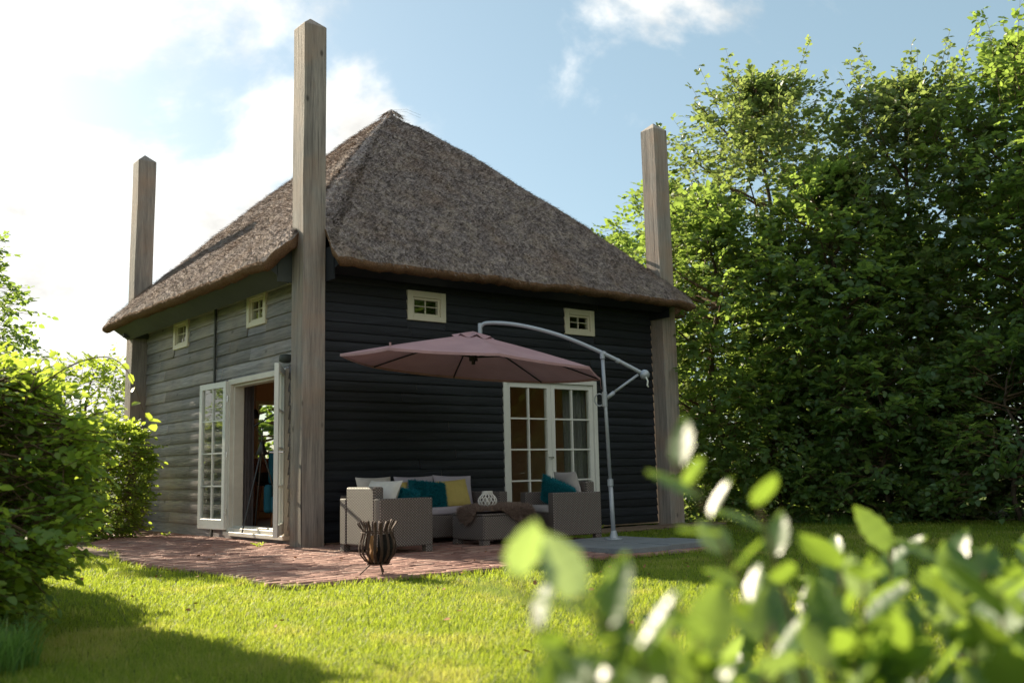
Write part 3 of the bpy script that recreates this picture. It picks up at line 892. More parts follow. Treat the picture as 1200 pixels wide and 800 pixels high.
# cabinet
t = empty('oak_cabinet', (1.02, 3.72, .105), radians(-10)); tag(t, 'tall brown wooden cabinet with arched opening inside the barn', 'cabinet')
mb = MB(); mb.box((-.40, -.02, 0), (-.12, .42, 1.62)); mb.build('side_panel', MAT['oak_in'], t, bevel=.01)
mb = MB(); mb.box((-.11, .08, .95), (1.1, .42, 1.02)); mb.build('top', MAT['oak_in'], t, bevel=.006)
mb = MB()
mb.box((-.11, .10, 0), (.03, .40, .945)); mb.box((.42, .10, 0), (.52, .40, .945)); mb.box((.032, .10, .80), (.418, .13, .945))
for s_ in range(12):
    a = pi*s_/12; a2 = pi*(s_+1)/12
    p = lambda a, y_, r=.193: (.225 - r*cos(a), y_, .60 + r*sin(a))
    mb.add([p(a,.10), p(a2,.10), (p(a2,.10)[0], .10, .80), (p(a,.10)[0], .10, .80)], [(0,1,2,3)])
mb.build('arched_front', MAT['oak_in'], t)
mb = MB(); mb.box((-.44, -.04, 1.62), (-.08, .46, 1.67)); mb.build('cornice', MAT['oak_in'], t, bevel=.008)
# stool
t = empty('bar_stool', (1.05, 3.20, .105), .3); tag(t, 'bar stool with dark seat and four brown wooden legs inside the barn', 'stool')
mb = MB(); mb.box((-.18, -.17, .60), (.18, .17, .65)); mb.box((-.18, .14, .651), (.18, .18, .80)); mb.build('seat', MAT['black'], t, bevel=.02, seg=2)
for sx, sy in ((-1,-1),(1,-1),(1,1),(-1,1)):
    mb = MB(); mb.tube([(sx*.13, sy*.12, .60), (sx*.18, sy*.17, 0)], [.02, .014], 8); mb.build('leg', MAT['oak_in'], t)
for q in (-.15, .15):
    mb = MB(); mb.tube([(-.16,q,.22), (.16,q,.22)], .01, 6); mb.build('stretcher', MAT['oak_in'], t)
# teal wing chair
t = empty('wing_chair', (.98, 2.35, .105), radians(-35)); tag(t, 'teal upholstered wing chair half hidden behind the open door', 'armchair')
def soft_box(name, a, b, mat, parent, r=.05):
    mb = MB(); mb.box(a, b); o = mb.build(name, mat, parent, bevel=r, seg=4)
    for p in o.data.polygons: p.use_smooth = True
    return o
soft_box('seat', (-.30, -.28, .22), (.30, .30, .46), MAT['tealchair'], t)
soft_box('backrest', (-.30, .20, .40), (.30, .34, 1.15), MAT['tealchair'], t)
for s_ in (-1, 1):
    soft_box('wing', (s_*.33-.05, .0, .62), (s_*.33+.05, .33, 1.10), MAT['tealchair'], t)
    soft_box('armrest', (s_*.33-.06, -.28, .22), (s_*.33+.06, .32, .62), MAT['tealchair'], t)
for sx, sy in ((-1,-1),(1,-1),(1,1),(-1,1)):
    mb = MB(); mb.tube([(sx*.25, sy*.22, .24), (sx*.28, sy*.25, 0)], [.02, .012], 8); mb.build('leg', MAT['oak_in'], t)
# pendant lamp
t = empty('pendant_lamp', (.62, 2.9, 1.75)); tag(t, 'small dark pendant lamp on a wire inside the doorway', 'pendant lamp')
mb = MB(); mb.tube([(0,0,.08), (0,0,.86)], .004, 6); mb.build('cord', MAT['black'], t)
mb = MB(); mb.lathe([(.045,-.06),(.05,0),(.03,.05),(.01,.08)], 14); mb.build('lamp_shade', MAT['black'], t, smooth=True)

# ------------------------------------------------------------------ garden furniture
def rbox(name, a, b, parent, r=.012, mat='rattan'):
    mb = MB(); mb.box(a, b); return mb.build(name, MAT[mat], parent, bevel=r, seg=2)
def pillow_mesh(w, h, t, seed, n=22, ears=.5, wr=.010):
    u = np.linspace(-1, 1, n+1); U, Vv = np.meshgrid(u, u)
    sx = 1 - .07*(1-np.abs(Vv)**2)*0 ; 
    pin = 1 - .10*(1 - np.abs(Vv)**2.0)*ears*(np.abs(U)) ; pin2 = 1 - .10*(1-np.abs(U)**2.0)*ears*(np.abs(Vv))
    X = U*w/2*pin; Z_ = Vv*h/2*pin2
    th = t/2*np.clip((1-np.abs(U)**2.6), 0, 1)**.55*np.clip((1-np.abs(Vv)**2.6), 0, 1)**.55
    P = np.stack([X.ravel()*6, Z_.ravel()*6, 0*X.ravel()+seed*3.1], 1)
    w1 = fbm(P, 4, seed).reshape(X.shape)*wr*3*np.clip(th/(t/2), 0, 1)
    # seam creases radiating from the corners
    front = np.stack([X, -th + w1, Z_], -1).reshape(-1, 3); back = np.stack([X, th + w1, Z_], -1).reshape(-1, 3)
    k = n+1; idx = np.arange(k*k).reshape(k, k)
    Fa = np.stack([idx[:-1,:-1].ravel(), idx[:-1,1:].ravel(), idx[1:,1:].ravel(), idx[1:,:-1].ravel()], 1)
    Fb = Fa[:, ::-1] + k*k
    return np.concatenate([front, back]), np.concatenate([Fa, Fb])
def pillow(name, label, cat, w, h, t, mat, loc, rot, seed=1, fur=0, group=None, ears=.6):
    V, Fp = pillow_mesh(w, h, t, seed, ears=ears)
    faces = [Fp]; tint = np.full(len(Fp), .3)
    if fur:
        rg = np.random.default_rng(seed)
        fi = rg.integers(0, len(Fp), fur); wts = rg.dirichlet((1,1,1,1), fur)
        C4 = V[Fp[fi]]; p = (C4*wts[:,:,None]).sum(1)
        nr = np.cross(C4[:,1]-C4[:,0], C4[:,3]-C4[:,0]); nr /= (np.linalg.norm(nr, axis=1)[:,None]+1e-9)
        d = nr + rg.normal(0, .45, (fur, 3)) + np.array([0,0,-.35]); d /= np.linalg.norm(d, axis=1)[:,None]
        s = np.cross(d, rg.normal(0,1,(fur,3))); s /= np.linalg.norm(s, axis=1)[:,None]
        ln = rg.uniform(.02, .045, fur)[:,None]; wd = .0035
        base = len(V)
        SV = np.stack([p - s*wd, p + s*wd, p + d*ln], 1).reshape(-1, 3)
        V = np.concatenate([V, SV]); faces.append(np.arange(fur*3).reshape(-1, 3) + base)
        tint = np.concatenate([tint, rg.beta(2, 2, fur)])
    o = np_mesh(name, V, faces, MAT[mat], tint=tint, smooth=True)
    o.location = loc; o.rotation_euler = tuple(radians(a) for a in rot)
    tag(o, label, cat, group)
    return o

def seat_cushion(a, b, parent, mat='pil_grey_warm'):
    mb = MB(); mb.box(a, b); o = mb.build('seat_cushion', MAT[mat], parent, bevel=.032, seg=4)
    for p in o.data.polygons: p.use_smooth = True
    return o
def feet(parent, w, d, s=.09, z=.07):
    for sx in (0, 1):
        for sy in (0, 1):
            x_ = sx*(w-s); y_ = sy*(d-s)
            rbox('foot', (x_+.004, y_+.004, 0), (x_+s-.004, y_+s-.004, z-.001), parent, .004)
def armchair(loc, rz, label):
    """local: back along x=0, opens to +x, width along y"""
    D_, Wd = .66, .87
    t = empty('rattan_armchair', loc, rz); tag(t, label, 'armchair', 'grey rattan armchairs on the terrace')
    rbox('arm', (0, 0, .07), (D_, .135, .575), t)
    rbox('arm', (0, Wd-.135, .07), (D_, Wd, .575), t)
    rbox('backrest', (.004, .137, .07), (.13, Wd-.137, .70), t, .02)
    rbox('seat_base', (.132, .137, .07), (D_-.012, Wd-.137, .33), t)
    seat_cushion((.135, .14, .331), (D_-.005, Wd-.14, .42), t)
    feet(t, D_, Wd)
    return t
a1 = armchair((-.12, -1.88, 0), 0, 'grey rattan armchair at left seen from behind, next to the barn post')
# right armchair, opening to the left (rotated 180 minus 12 degrees)
ang = radians(180-12)
# near right corner (local x=0,y=Wd) sits at (2.87,-2.06)
off = Matrix.Rotation(ang, 2) @ Vector((0, .87))
a2 = armchair((2.87-off.x, -2.06-off.y, 0), ang, 'grey rattan armchair at right beside the parasol pole, turned toward the table')
# sofa along the wall
t = empty('rattan_sofa', (.34, -.92, 0)); tag(t, 'long grey rattan sofa with pale seat cushions against the black front wall', 'sofa')
SW, SD = 1.98, .74
rbox('arm', (0, 0, .07), (.135, SD, .59), t); rbox('arm', (SW-.135, 0, .07), (SW, SD, .59), t)
rbox('backrest', (.137, SD-.13, .07), (SW-.137, SD, .68), t, .02)
rbox('seat_base', (.137, .012, .07), (SW-.137, SD-.132, .33), t)
for k in range(3):
    w_ = (SW-.276)/3; seat_cushion((.138+k*w_+.003, .005, .331), (.138+(k+1)*w_-.003, SD-.135, .425), t, 'pil_grey')
feet(t, SW, SD)
# coffee table / ottoman
t = empty('rattan_coffee_table', (1.30, -1.77, 0)); tag(t, 'low grey rattan coffee table box half covered by a brown sheepskin', 'coffee table')
TW, TD = .70, .62
rbox('body', (0, 0, .06), (TW, TD, .335), t, .02); rbox('table_top', (-.006, -.006, .336), (TW+.006, TD+.006, .36), t, .01)
feet(t, TW, TD, .10, .06)

# sheepskin throw: drape over the table top and its right side
ng = 46
U, Vv = np.meshgrid(np.linspace(-1, 1, ng), np.linspace(-1, 1, ng))
ang_ = np.arctan2(Vv, U); rr = np.maximum(np.abs(U), np.abs(Vv))
rad = 1 + .15*np.cos(3*(ang_+.55)) + .05*np.cos(5*ang_)
LX, LY = .56, .40
sx0 = rr*np.cos(ang_)*LX*rad; sy0 = rr*np.sin(ang_)*LY*rad
sx = sx0*cos(-.38) - sy0*sin(-.38) + .45; sy = sx0*sin(-.38) + sy0*cos(-.38) + .27
def drape(sx, sy):
    X, Y, Z = sx.copy(), sy.copy(), np.full(sx.shape, .385)
    ov = np.clip(sx-(TW+.01), 0, None); X = np.minimum(sx, TW+.02+.12*ov); Z = Z - ov
    ov = np.clip(-.02-sx, 0, None); X = np.where(ov > 0, -.02-.1*ov, X); Z = Z - ov
    ov = np.clip(-.012-sy, 0, None); Y = np.where(ov > 0, -.02-.1*ov, Y); Z = Z - ov
    return X, Y, Z
X, Y, Z_ = drape(sx, sy)
Z_ = Z_ + .035*(1-np.clip(rr, 0, 1)**4)
bmp = fbm(np.stack([X.ravel()*9, Y.ravel()*9, Z_.ravel()*9], 1), 3, 4).reshape(X.shape)*.03
Vt = np.stack([X, Y, Z_ + np.abs(bmp)], -1).reshape(-1, 3)
idx = np.arange(ng*ng).reshape(ng, ng)
Ft = np.stack([idx[:-1,:-1].ravel(), idx[:-1,1:].ravel(), idx[1:,1:].ravel(), idx[1:,:-1].ravel()], 1)
nf = 26000
fi = RNG.integers(0, len(Ft), nf); wts = RNG.dirichlet((1,1,1,1), nf); C4 = Vt[Ft[fi]]; p = (C4*wts[:,:,None]).sum(1)
nr = np.cross(C4[:,1]-C4[:,0], C4[:,3]-C4[:,0]); nr /= (np.linalg.norm(nr, axis=1)[:,None]+1e-9)
cl_ = np.stack([fbm(p*30, 2, 5+k) for k in range(3)], 1)
d = nr + cl_*1.1 + RNG.normal(0, .25, (nf, 3)) + np.array([0,0,-.2]); d /= np.linalg.norm(d, axis=1)[:,None]
s = np.cross(d, RNG.normal(0,1,(nf,3))); s /= np.linalg.norm(s, axis=1)[:,None]
ln = RNG.uniform(.03, .065, nf)[:,None]
SV = np.stack([p - s*.0022, p + s*.0022, p + d*ln], 1).reshape(-1, 3)
o = np_mesh('sheepskin', np.concatenate([Vt, SV]), [Ft, np.arange(nf*3).reshape(-1,3)+len(Vt)], MAT['brown_fur'],
            tint=np.concatenate([np.full(len(Ft), .2), RNG.beta(2,2,nf)]), smooth=True)
o.location = (1.30, -1.77, 0); tag(o, 'brown sheepskin throw draped over the rattan coffee table', 'sheepskin')

# white willow lantern on the sheepskin
t = empty('lantern', (1.53, -1.55, .425)); tag(t, 'round white woven willow lantern standing on the sheepskin', 'lantern')
prof_l = lambda q: .078 + .042*math.sin(pi*min(1, q*1.05))**.9 - .022*q
mb = MB()
for k in range(14):
    for s_ in (-1, 1):
        pts = []
        for i_ in range(9):
            q = i_/8; a = 2*pi*k/14 + s_*q*.85; r = prof_l(q); pts.append((r*cos(a), r*sin(a), .012 + .15*q))
        mb.tube(pts, .0052, 5)
mb.build('lattice', MAT['lantern'], t)
for z, r, w_ in ((.012, .068, .008), (.168, .060, .007), (.182, .056, .008)):
    mb = MB(); mb.tube([(r*cos(2*pi*k/18), r*sin(2*pi*k/18), z) for k in range(19)], w_, 6, cap=False)
    mb.build('rim', MAT['lantern'], t)
mb = MB(); mb.lathe([(.035, .0), (.035, .09), (.033, .092)], 16, (0,0,.012)); mb.build('candle', MAT['pil_white'], t, smooth=True)

# cushions
G1 = 'cushions on the rattan seats'
pillow('cushion', 'plain mauve grey back cushion at the left end of the sofa', 'cushion', .52, .42, .16, 'pil_white', (.74, -.33, .60), (-14, 0, 4), 2, group=G1)
pillow('cushion', 'mauve grey back cushion in the middle of the sofa behind the teal fur one', 'cushion', .58, .42, .16, 'pil_grey', (1.32, -.33, .60), (-14, 0, -1), 3, group=G1)
pillow('cushion', 'mauve grey back cushion at the right end of the sofa behind the yellow one', 'cushion', .58, .42, .16, 'pil_grey', (1.90, -.33, .60), (-14, 2, -3), 4, group=G1)
pillow('cushion', 'yellow cushion at the right end of the sofa, facing forward', 'cushion', .50, .36, .13, 'pil_yellow', (1.73, -.58, .575), (-16, -3, 6), 5, group=G1)
pillow('cushion', 'yellow cushion at the left end of the sofa, partly hidden by the armchair', 'cushion', .46, .36, .13, 'pil_yellow', (.80, -.62, .575), (-16, 3, -4), 6, group=G1)
pillow('fur_cushion', 'wide shaggy teal fur cushion in the middle of the sofa', 'cushion', .56, .34, .13, 'teal_fur', (1.26, -.70, .575), (-18, 6, 3), 7, fur=9000, group='shaggy teal cushions')
pillow('fur_cushion', 'small shaggy teal cushion peeking over the arm of the left armchair', 'cushion', .40, .30, .12, 'teal_fur', (.34, -1.52, .54), (-20, 14, -60), 8, fur=6500, group='shaggy teal cushions')
pillow('cushion', 'large off white cushion leaning over the back of the left armchair', 'cushion', .58, .42, .17, 'pil_white', (.17, -1.40, .575), (-26, 0, -84), 9, group=G1)
Mc = Matrix.Translation(a2.location) @ Matrix.Rotation(ang, 4, 'Z')
def at_chair(x_, y_, z_):
    v_ = Mc @ Vector((x_, y_, z_)); return (v_.x, v_.y, v_.z)
pillow('cushion', 'off white back cushion standing in the right armchair', 'cushion', .56, .42, .17, 'pil_grey_warm', at_chair(.21, .44, .62), (-14, 0, -12-90+180+0), 10, group=G1)
pillow('fur_cushion', 'shaggy teal cushion leaning in front of the pale one in the right armchair', 'cushion', .50, .36, .13, 'teal_fur', at_chair(.40, .52, .55), (-22, -22, -12-62+180), 11, fur=8000, group='shaggy teal cushions')

# ------------------------------------------------------------------ fire basket
t = empty('fire_basket', (-1.18, -3.61, 0)); tag(t, 'rusty iron fire basket of curved bars with charred logs inside', 'fire basket')
prof_b = [(.060,.085),(.105,.11),(.145,.16),(.158,.215),(.150,.27),(.130,.33),(.128,.37),(.145,.41),(.158,.435)]
for k in range(16):
    a = 2*pi*k/16 + .1; mb = MB()
    tw = random.uniform(-.05,.05); hh_ = random.uniform(.97, 1.05); ex = random.uniform(.95,1.12)
    pts = [(r*(ex if q > 6 else 1)*cos(a+tw*q/8), r*(ex if q > 6 else 1)*sin(a+tw*q/8), .085+(z-.085)*hh_) for q, (r, z) in enumerate(prof_b)]
    mb.tube(pts, .0135, 6, flat=.4, up=(-sin(a), cos(a), 0)); mb.build('bar', MAT['rust'], t, smooth=True)
mb = MB(); mb.tube([(.136*cos(2*pi*k/28), .134*sin(2*pi*k/28), .345) for k in range(29)], .0055, 6, cap=False); mb.build('hoop', MAT['rust'], t)
mb = MB(); mb.lathe([(.02,.078), (.09,.08), (.095,.088), (.02,.09)], 20); mb.build('ash_plate', MAT['rust'], t)
for a, r_, w_ in ((-95, .10, .012), (170, .16, .006), (35, .13, .010)):
    a = radians(a); mb = MB(); mb.tube([(.05*cos(a), .05*sin(a), .09), (r_*cos(a), r_*sin(a), .0)], [w_, w_*.8], 6, flat=.6); mb.build('leg', MAT['rust'], t)
lg = MB(); lg.tube([(.03,.02,.10), (.05,-.03,.22), (.04,-.02,.33)], [.07,.078,.06], 9)
o = lg.build('charred_log', MAT['char']); o.location = (-1.18+.02, -3.61, 0); tag(o, 'black charred log standing inside the fire basket', 'log')
lg = MB(); lg.tube([(-.06,.02,.10), (-.045,-.02,.2), (-.055,.02,.31)], [.03,.034,.028], 7)
o = lg.build('split_log', MAT['log']); o.location = (-1.18, -3.61, 0); tag(o, 'orange brown piece of firewood inside the fire basket', 'log')

# ------------------------------------------------------------------ cantilever parasol
t = empty('cantilever_parasol', (2.42, -2.70, .05)); tag(t, 'mauve cantilever parasol with curved grey arm over the rattan seats', 'parasol')
O_ = Vector((2.42, -2.70, .05))
def Lc(x, y, z): return Vector((x, y, z)) - O_
pb = Lc(2.45,-2.70,.05); pt = Lc(2.35,-2.71,2.17)
mb = MB(); mb.tube([pb, pb + (pt-pb)*.30], .026, 14); mb.tube([pb + (pt-pb)*.29, pt], .021, 14); mb.build('pole', MAT['steel'], t, smooth=True)
mb = MB(); c_ = pb + (pt-pb)*.30; mb.tube([c_ - Vector((0,0,.04)), c_ + Vector((0,0,.04))], .034, 14); mb.build('collar', MAT['steel'], t, bevel=.004); mb = MB()
c2 = pb + (pt-pb)*.99; mb.tube([c2 - Vector((0,0,.05)), c2 + Vector((0,0,.04))], .03, 14); mb.build('collar', MAT['steel'], t, bevel=.004)
mb = MB(); mb.lathe([(.10,.0),(.10,.012),(.05,.02),(.036,.08),(.03,.1)], 20, (.03,0,0)); mb.build('foot_flange', MAT['steel'], t, bevel=.003)
ctrl = [Vector(v_) for v_ in ((1.30,-1.77,2.50),(1.36,-1.83,2.555),(1.62,-2.08,2.52),(1.98,-2.40,2.385),(2.35,-2.71,2.17),(2.72,-2.98,1.925))]
def smooth_path(c, k=8):
    out = []
    for i in range(len(c)-1):
        p0, p1, p2, p3 = c[max(i-1,0)], c[i], c[i+1], c[min(i+2,len(c)-1)]
        for s in range(k):
            q = s/k
            out.append(.5*((2*p1)+(p2-p0)*q+(2*p0-5*p1+4*p2-p3)*q*q+(-p0+3*p1-3*p2+p3)*q**3))
    out.append(c[-1]); return out
mb = MB(); mb.tube([p - O_ for p in smooth_path(ctrl)], .022, 14); mb.build('arm', MAT['steel'], t, smooth=True)
for q0, q1, r_ in ((.0, .07, .029), (.35, .43, .029)):
    a, b = ctrl[4], ctrl[5]; mb = MB(); mb.tube([a+(b-a)*q0 - O_, a+(b-a)*q1 - O_], r_, 14); mb.build('arm_joint', MAT['steel'], t, bevel=.003)
mb = MB(); mb.tube([Lc(1.30,-1.77,2.555), Lc(1.30,-1.77,2.40)], .026, 12); mb.build('arm_joint', MAT['steel'], t, bevel=.003)
mb = MB(); mb.sphere(Lc(2.74,-2.995,1.91), .058, 18); mb.build('winch_housing', MAT['steel'], t, smooth=True)
mb = MB(); q = Lc(2.72,-3.03,1.88); mb.tube([q, q+Vector((0,-.03,-.05)), q+Vector((0,-.02,-.10)), q+Vector((.01,-.03,-.12))], .009, 8); mb.build('crank', MAT['white'], t, smooth=True)
mb = MB(); mb.tube([Lc(2.68,-2.95,1.91), Lc(2.40,-2.72,1.66)], .016, 12); mb.tube([Lc(2.46,-2.77,1.71), Lc(2.39,-2.71,1.645)], .024, 12); mb.build('strut', MAT['steel'], t, smooth=True)
mb = MB(); mb.tube([Lc(2.375,-2.70,1.55), Lc(2.373,-2.70,1.72)], .032, 14); mb.build('slide_joint', MAT['steel'], t, bevel=.004)
mb = MB(); hc = Lc(2.33,-2.66,1.63); mb.tube([hc+Vector((-.055*cos(a)*.78, .055*cos(a)*.62, .07*sin(a))) for a in [2*pi*k/16 for k in range(17)]], .008, 8, cap=False); mb.build('grip', MAT['steel'], t, smooth=True)
# canopy: tilted octagonal cone with sagging gores
cc = Vector((1.24, -1.71, 2.055)); ax = Vector((.775, -.632, 0)); R_ = 1.53
slope = -.092; CROT = radians(13)
ay = Vector((.632, .775, 0))
def can_pt(a, r, top=True):
    """a = angle from the arm direction, r 0..1"""
    sec = pi/4; k = math.floor(a/sec+1e-9); la = a - k*sec - sec/2
    rim = cos(sec/2)/cos(la)                      # straight rim between the ribs
    sag = .035*math.sin(r*pi)*(1-(abs(la)/(sec/2))**2) + .012*r*r*(1-(abs(la)/(sec/2))**2)
    rr_ = R_*r*rim*(1 - .0*r)
    p = cc + ax*(rr_*cos(a+CROT)) + ay*(rr_*sin(a+CROT))
    zz = .375*(1-r)**1.0*1.0 + .012*math.sin(r*pi)
    p.z += zz + slope*rr_*cos(a+CROT) - sag
    return p
mb = MB(); NA, NRR = 96, 16
V = []; Fq = []
for i_ in range(NRR+1):
    r = .07 + .93*i_/NRR
    for k in range(NA): V.append(can_pt(2*pi*k/NA, r) - O_)
for i_ in range(NRR):
    for k in range(NA):
        k2 = (k+1) % NA; Fq.append((i_*NA+k, i_*NA+k2, (i_+1)*NA+k2, (i_+1)*NA+k))
mb.add(V, Fq)
# hem turned down at the rim
b0 = len(mb.v); hem = [can_pt(2*pi*k/NA, 1.0) - O_ - Vector((0,0,.028)) for k in range(NA)]
rimv = [can_pt(2*pi*k/NA, 1.0) - O_ for k in range(NA)]
mb.add(rimv + hem, [(k, (k+1) % NA, NA+(k+1) % NA, NA+k) for k in range(NA)])
can = mb.build('canopy', MAT['canopy'], t, smooth=True)
mb = MB(); V = []; Fq = []
for i_, r in enumerate((.0, .06, .11, .165)):
    for k in range(NA):
        p = can_pt(2*pi*k/NA, r) - O_; p.z += .035 - .02*i_/3 + .012*cos(8*2*pi*k/NA)*(i_/3); V.append(p)
for i_ in range(3):
    for k in range(NA):
        k2 = (k+1) % NA; Fq.append((i_*NA+k, i_*NA+k2, (i_+1)*NA+k2, (i_+1)*NA+k))
mb.add(V, Fq); mb.build('vent_cap', MAT['canopy'], can, smooth=True)
hub = cc + Vector((0, 0, .10))
mb = MB(); mb.tube([hub - O_ + Vector((0,0,.30)), hub - O_ - Vector((0,0,.08))], .022, 12); mb.tube([hub - O_ + Vector((0,0,.02)), hub - O_ - Vector((0,0,.04))], .05, 12); mb.tube([cc - O_ + Vector((0,0,.34)), cc - O_ + Vector((0,0,.30))], .055, 12); mb.build('hub', MAT['black'], t)
for k in range(8):
    a = 2*pi*k/8
    mb = MB(); pts = [can_pt(a+1e-6, r) - O_ - Vector((0,0,.022)) for r in (.03,.25,.5,.75,.985)]
    mb.tube(pts, .009, 8); rb = mb.build('rib', MAT['fascia_black'], t)
    mb = MB(); mb.tube([hub - O_, can_pt(a+1e-6, .42) - O_ - Vector((0,0,.025))], .007, 6); mb.build('stretcher', MAT['fascia_black'], rb)
# tie strap hanging at the pole side corner
mb = MB(); p = can_pt(0.0001, 1.0) - O_; mb.tube([p, p+Vector((0,0,-.06)), p+Vector((.01,.0,-.13))], .012, 6, flat=.3); mb.build('tie_strap', MAT['canopy'], t)
mb = MB(); p = can_pt(radians(225), .98) - O_; mb.tube([p+Vector((0,0,.01)), p+Vector((0,0,.05))], .012, 6); mb.build('tie_loop', MAT['canopy'], t)

# ------------------------------------------------------------------ foliage
T6 = np.array([(0,0,0), (.28,.34,.07), (.70,.27,.05), (1,0,-.06), (.70,-.27,.05), (.28,-.34,.07)])
T6F = np.array([(0,3,2,1), (0,5,4,3)])
def leaves(P, D, Nn, size, rg, width=1.0, tpl=T6):
    """leaf meshes: base P, direction D, normal Nn"""
    D = D/np.linalg.norm(D, axis=1)[:,None]
    S = np.cross(Nn, D); S /= (np.linalg.norm(S, axis=1)[:,None]+1e-9)
    Nn = np.cross(D, S)
    sz = size[:,None,None]
    V = P[:,None,:] + sz*(tpl[None,:,0,None]*D[:,None,:] + width*tpl[None,:,1,None]*S[:,None,:] + tpl[None,:,2,None]*Nn[:,None,:])
    return V.reshape(-1, 3)
def spray_leaves(O, D, length, nleaf, lsize, rg, droop=.25, flat=.35):
    """O (n,3) origins, D (n,3) outward directions: leafy twigs with alternate leaves; returns leaf verts, n leaves, twigs"""
    n = len(O); D = D/np.linalg.norm(D, axis=1)[:,None]
    up = np.tile(np.array([0,0,1.0]), (n,1)) + rg.normal(0, flat, (n,3))
    S = np.cross(up, D); S /= (np.linalg.norm(S, axis=1)[:,None]+1e-9); U = np.cross(D, S)
    Ps, Ds, Ns, Sz, Tn = [], [], [], [], []
    tn = rg.normal(0, .13, n)
    for k in range(nleaf):
        t = (k+.7)/nleaf
        p = O + D*(length*t)[:,None]; p[:,2] -= droop*length*t*t
        sg = 1 if k % 2 else -1
        last = k == nleaf-1
        d = D*(.55 if not last else 1.0) + S*(sg*(.85 if not last else .1)) + rg.normal(0, .22, (n,3)); d[:,2] -= .22
        nn_ = U + rg.normal(0, .38, (n,3))
        Ps.append(p); Ds.append(d); Ns.append(nn_); Sz.append(lsize*rg.uniform(.65, 1.15, n)*(1-.25*(k == 0))); Tn.append(tn + rg.normal(0, .12, n))
    P, Dd_, Nn = np.concatenate(Ps), np.concatenate(Ds), np.concatenate(Ns)
    V = leaves(P, Dd_, Nn, np.concatenate(Sz), rg)
    # thin twigs (3 sided)
    tip = O + D*length[:,None]; tip[:,2] -= droop*length
    return V, len(P), np.concatenate(Tn), (O - D*.12, tip)
def twigs_mesh(A, B, w0, w1):
    n = len(A); d = B-A; d = d/(np.linalg.norm(d, axis=1)[:,None]+1e-9)
    s = np.cross(d, np.array([.3,.2,1.0])); s /= np.linalg.norm(s, axis=1)[:,None]; u = np.cross(d, s)
    R = [s, -.5*s+.866*u, -.5*s-.866*u]
    V = np.stack([A+r*w0 for r in R] + [B+r*w1 for r in R], 1).reshape(-1, 3)
    f = np.array([(0,1,4,3),(1,2,5,4),(2,0,3,5)])
    return V, (np.arange(n)[:,None,None]*6+f).reshape(-1, 4)

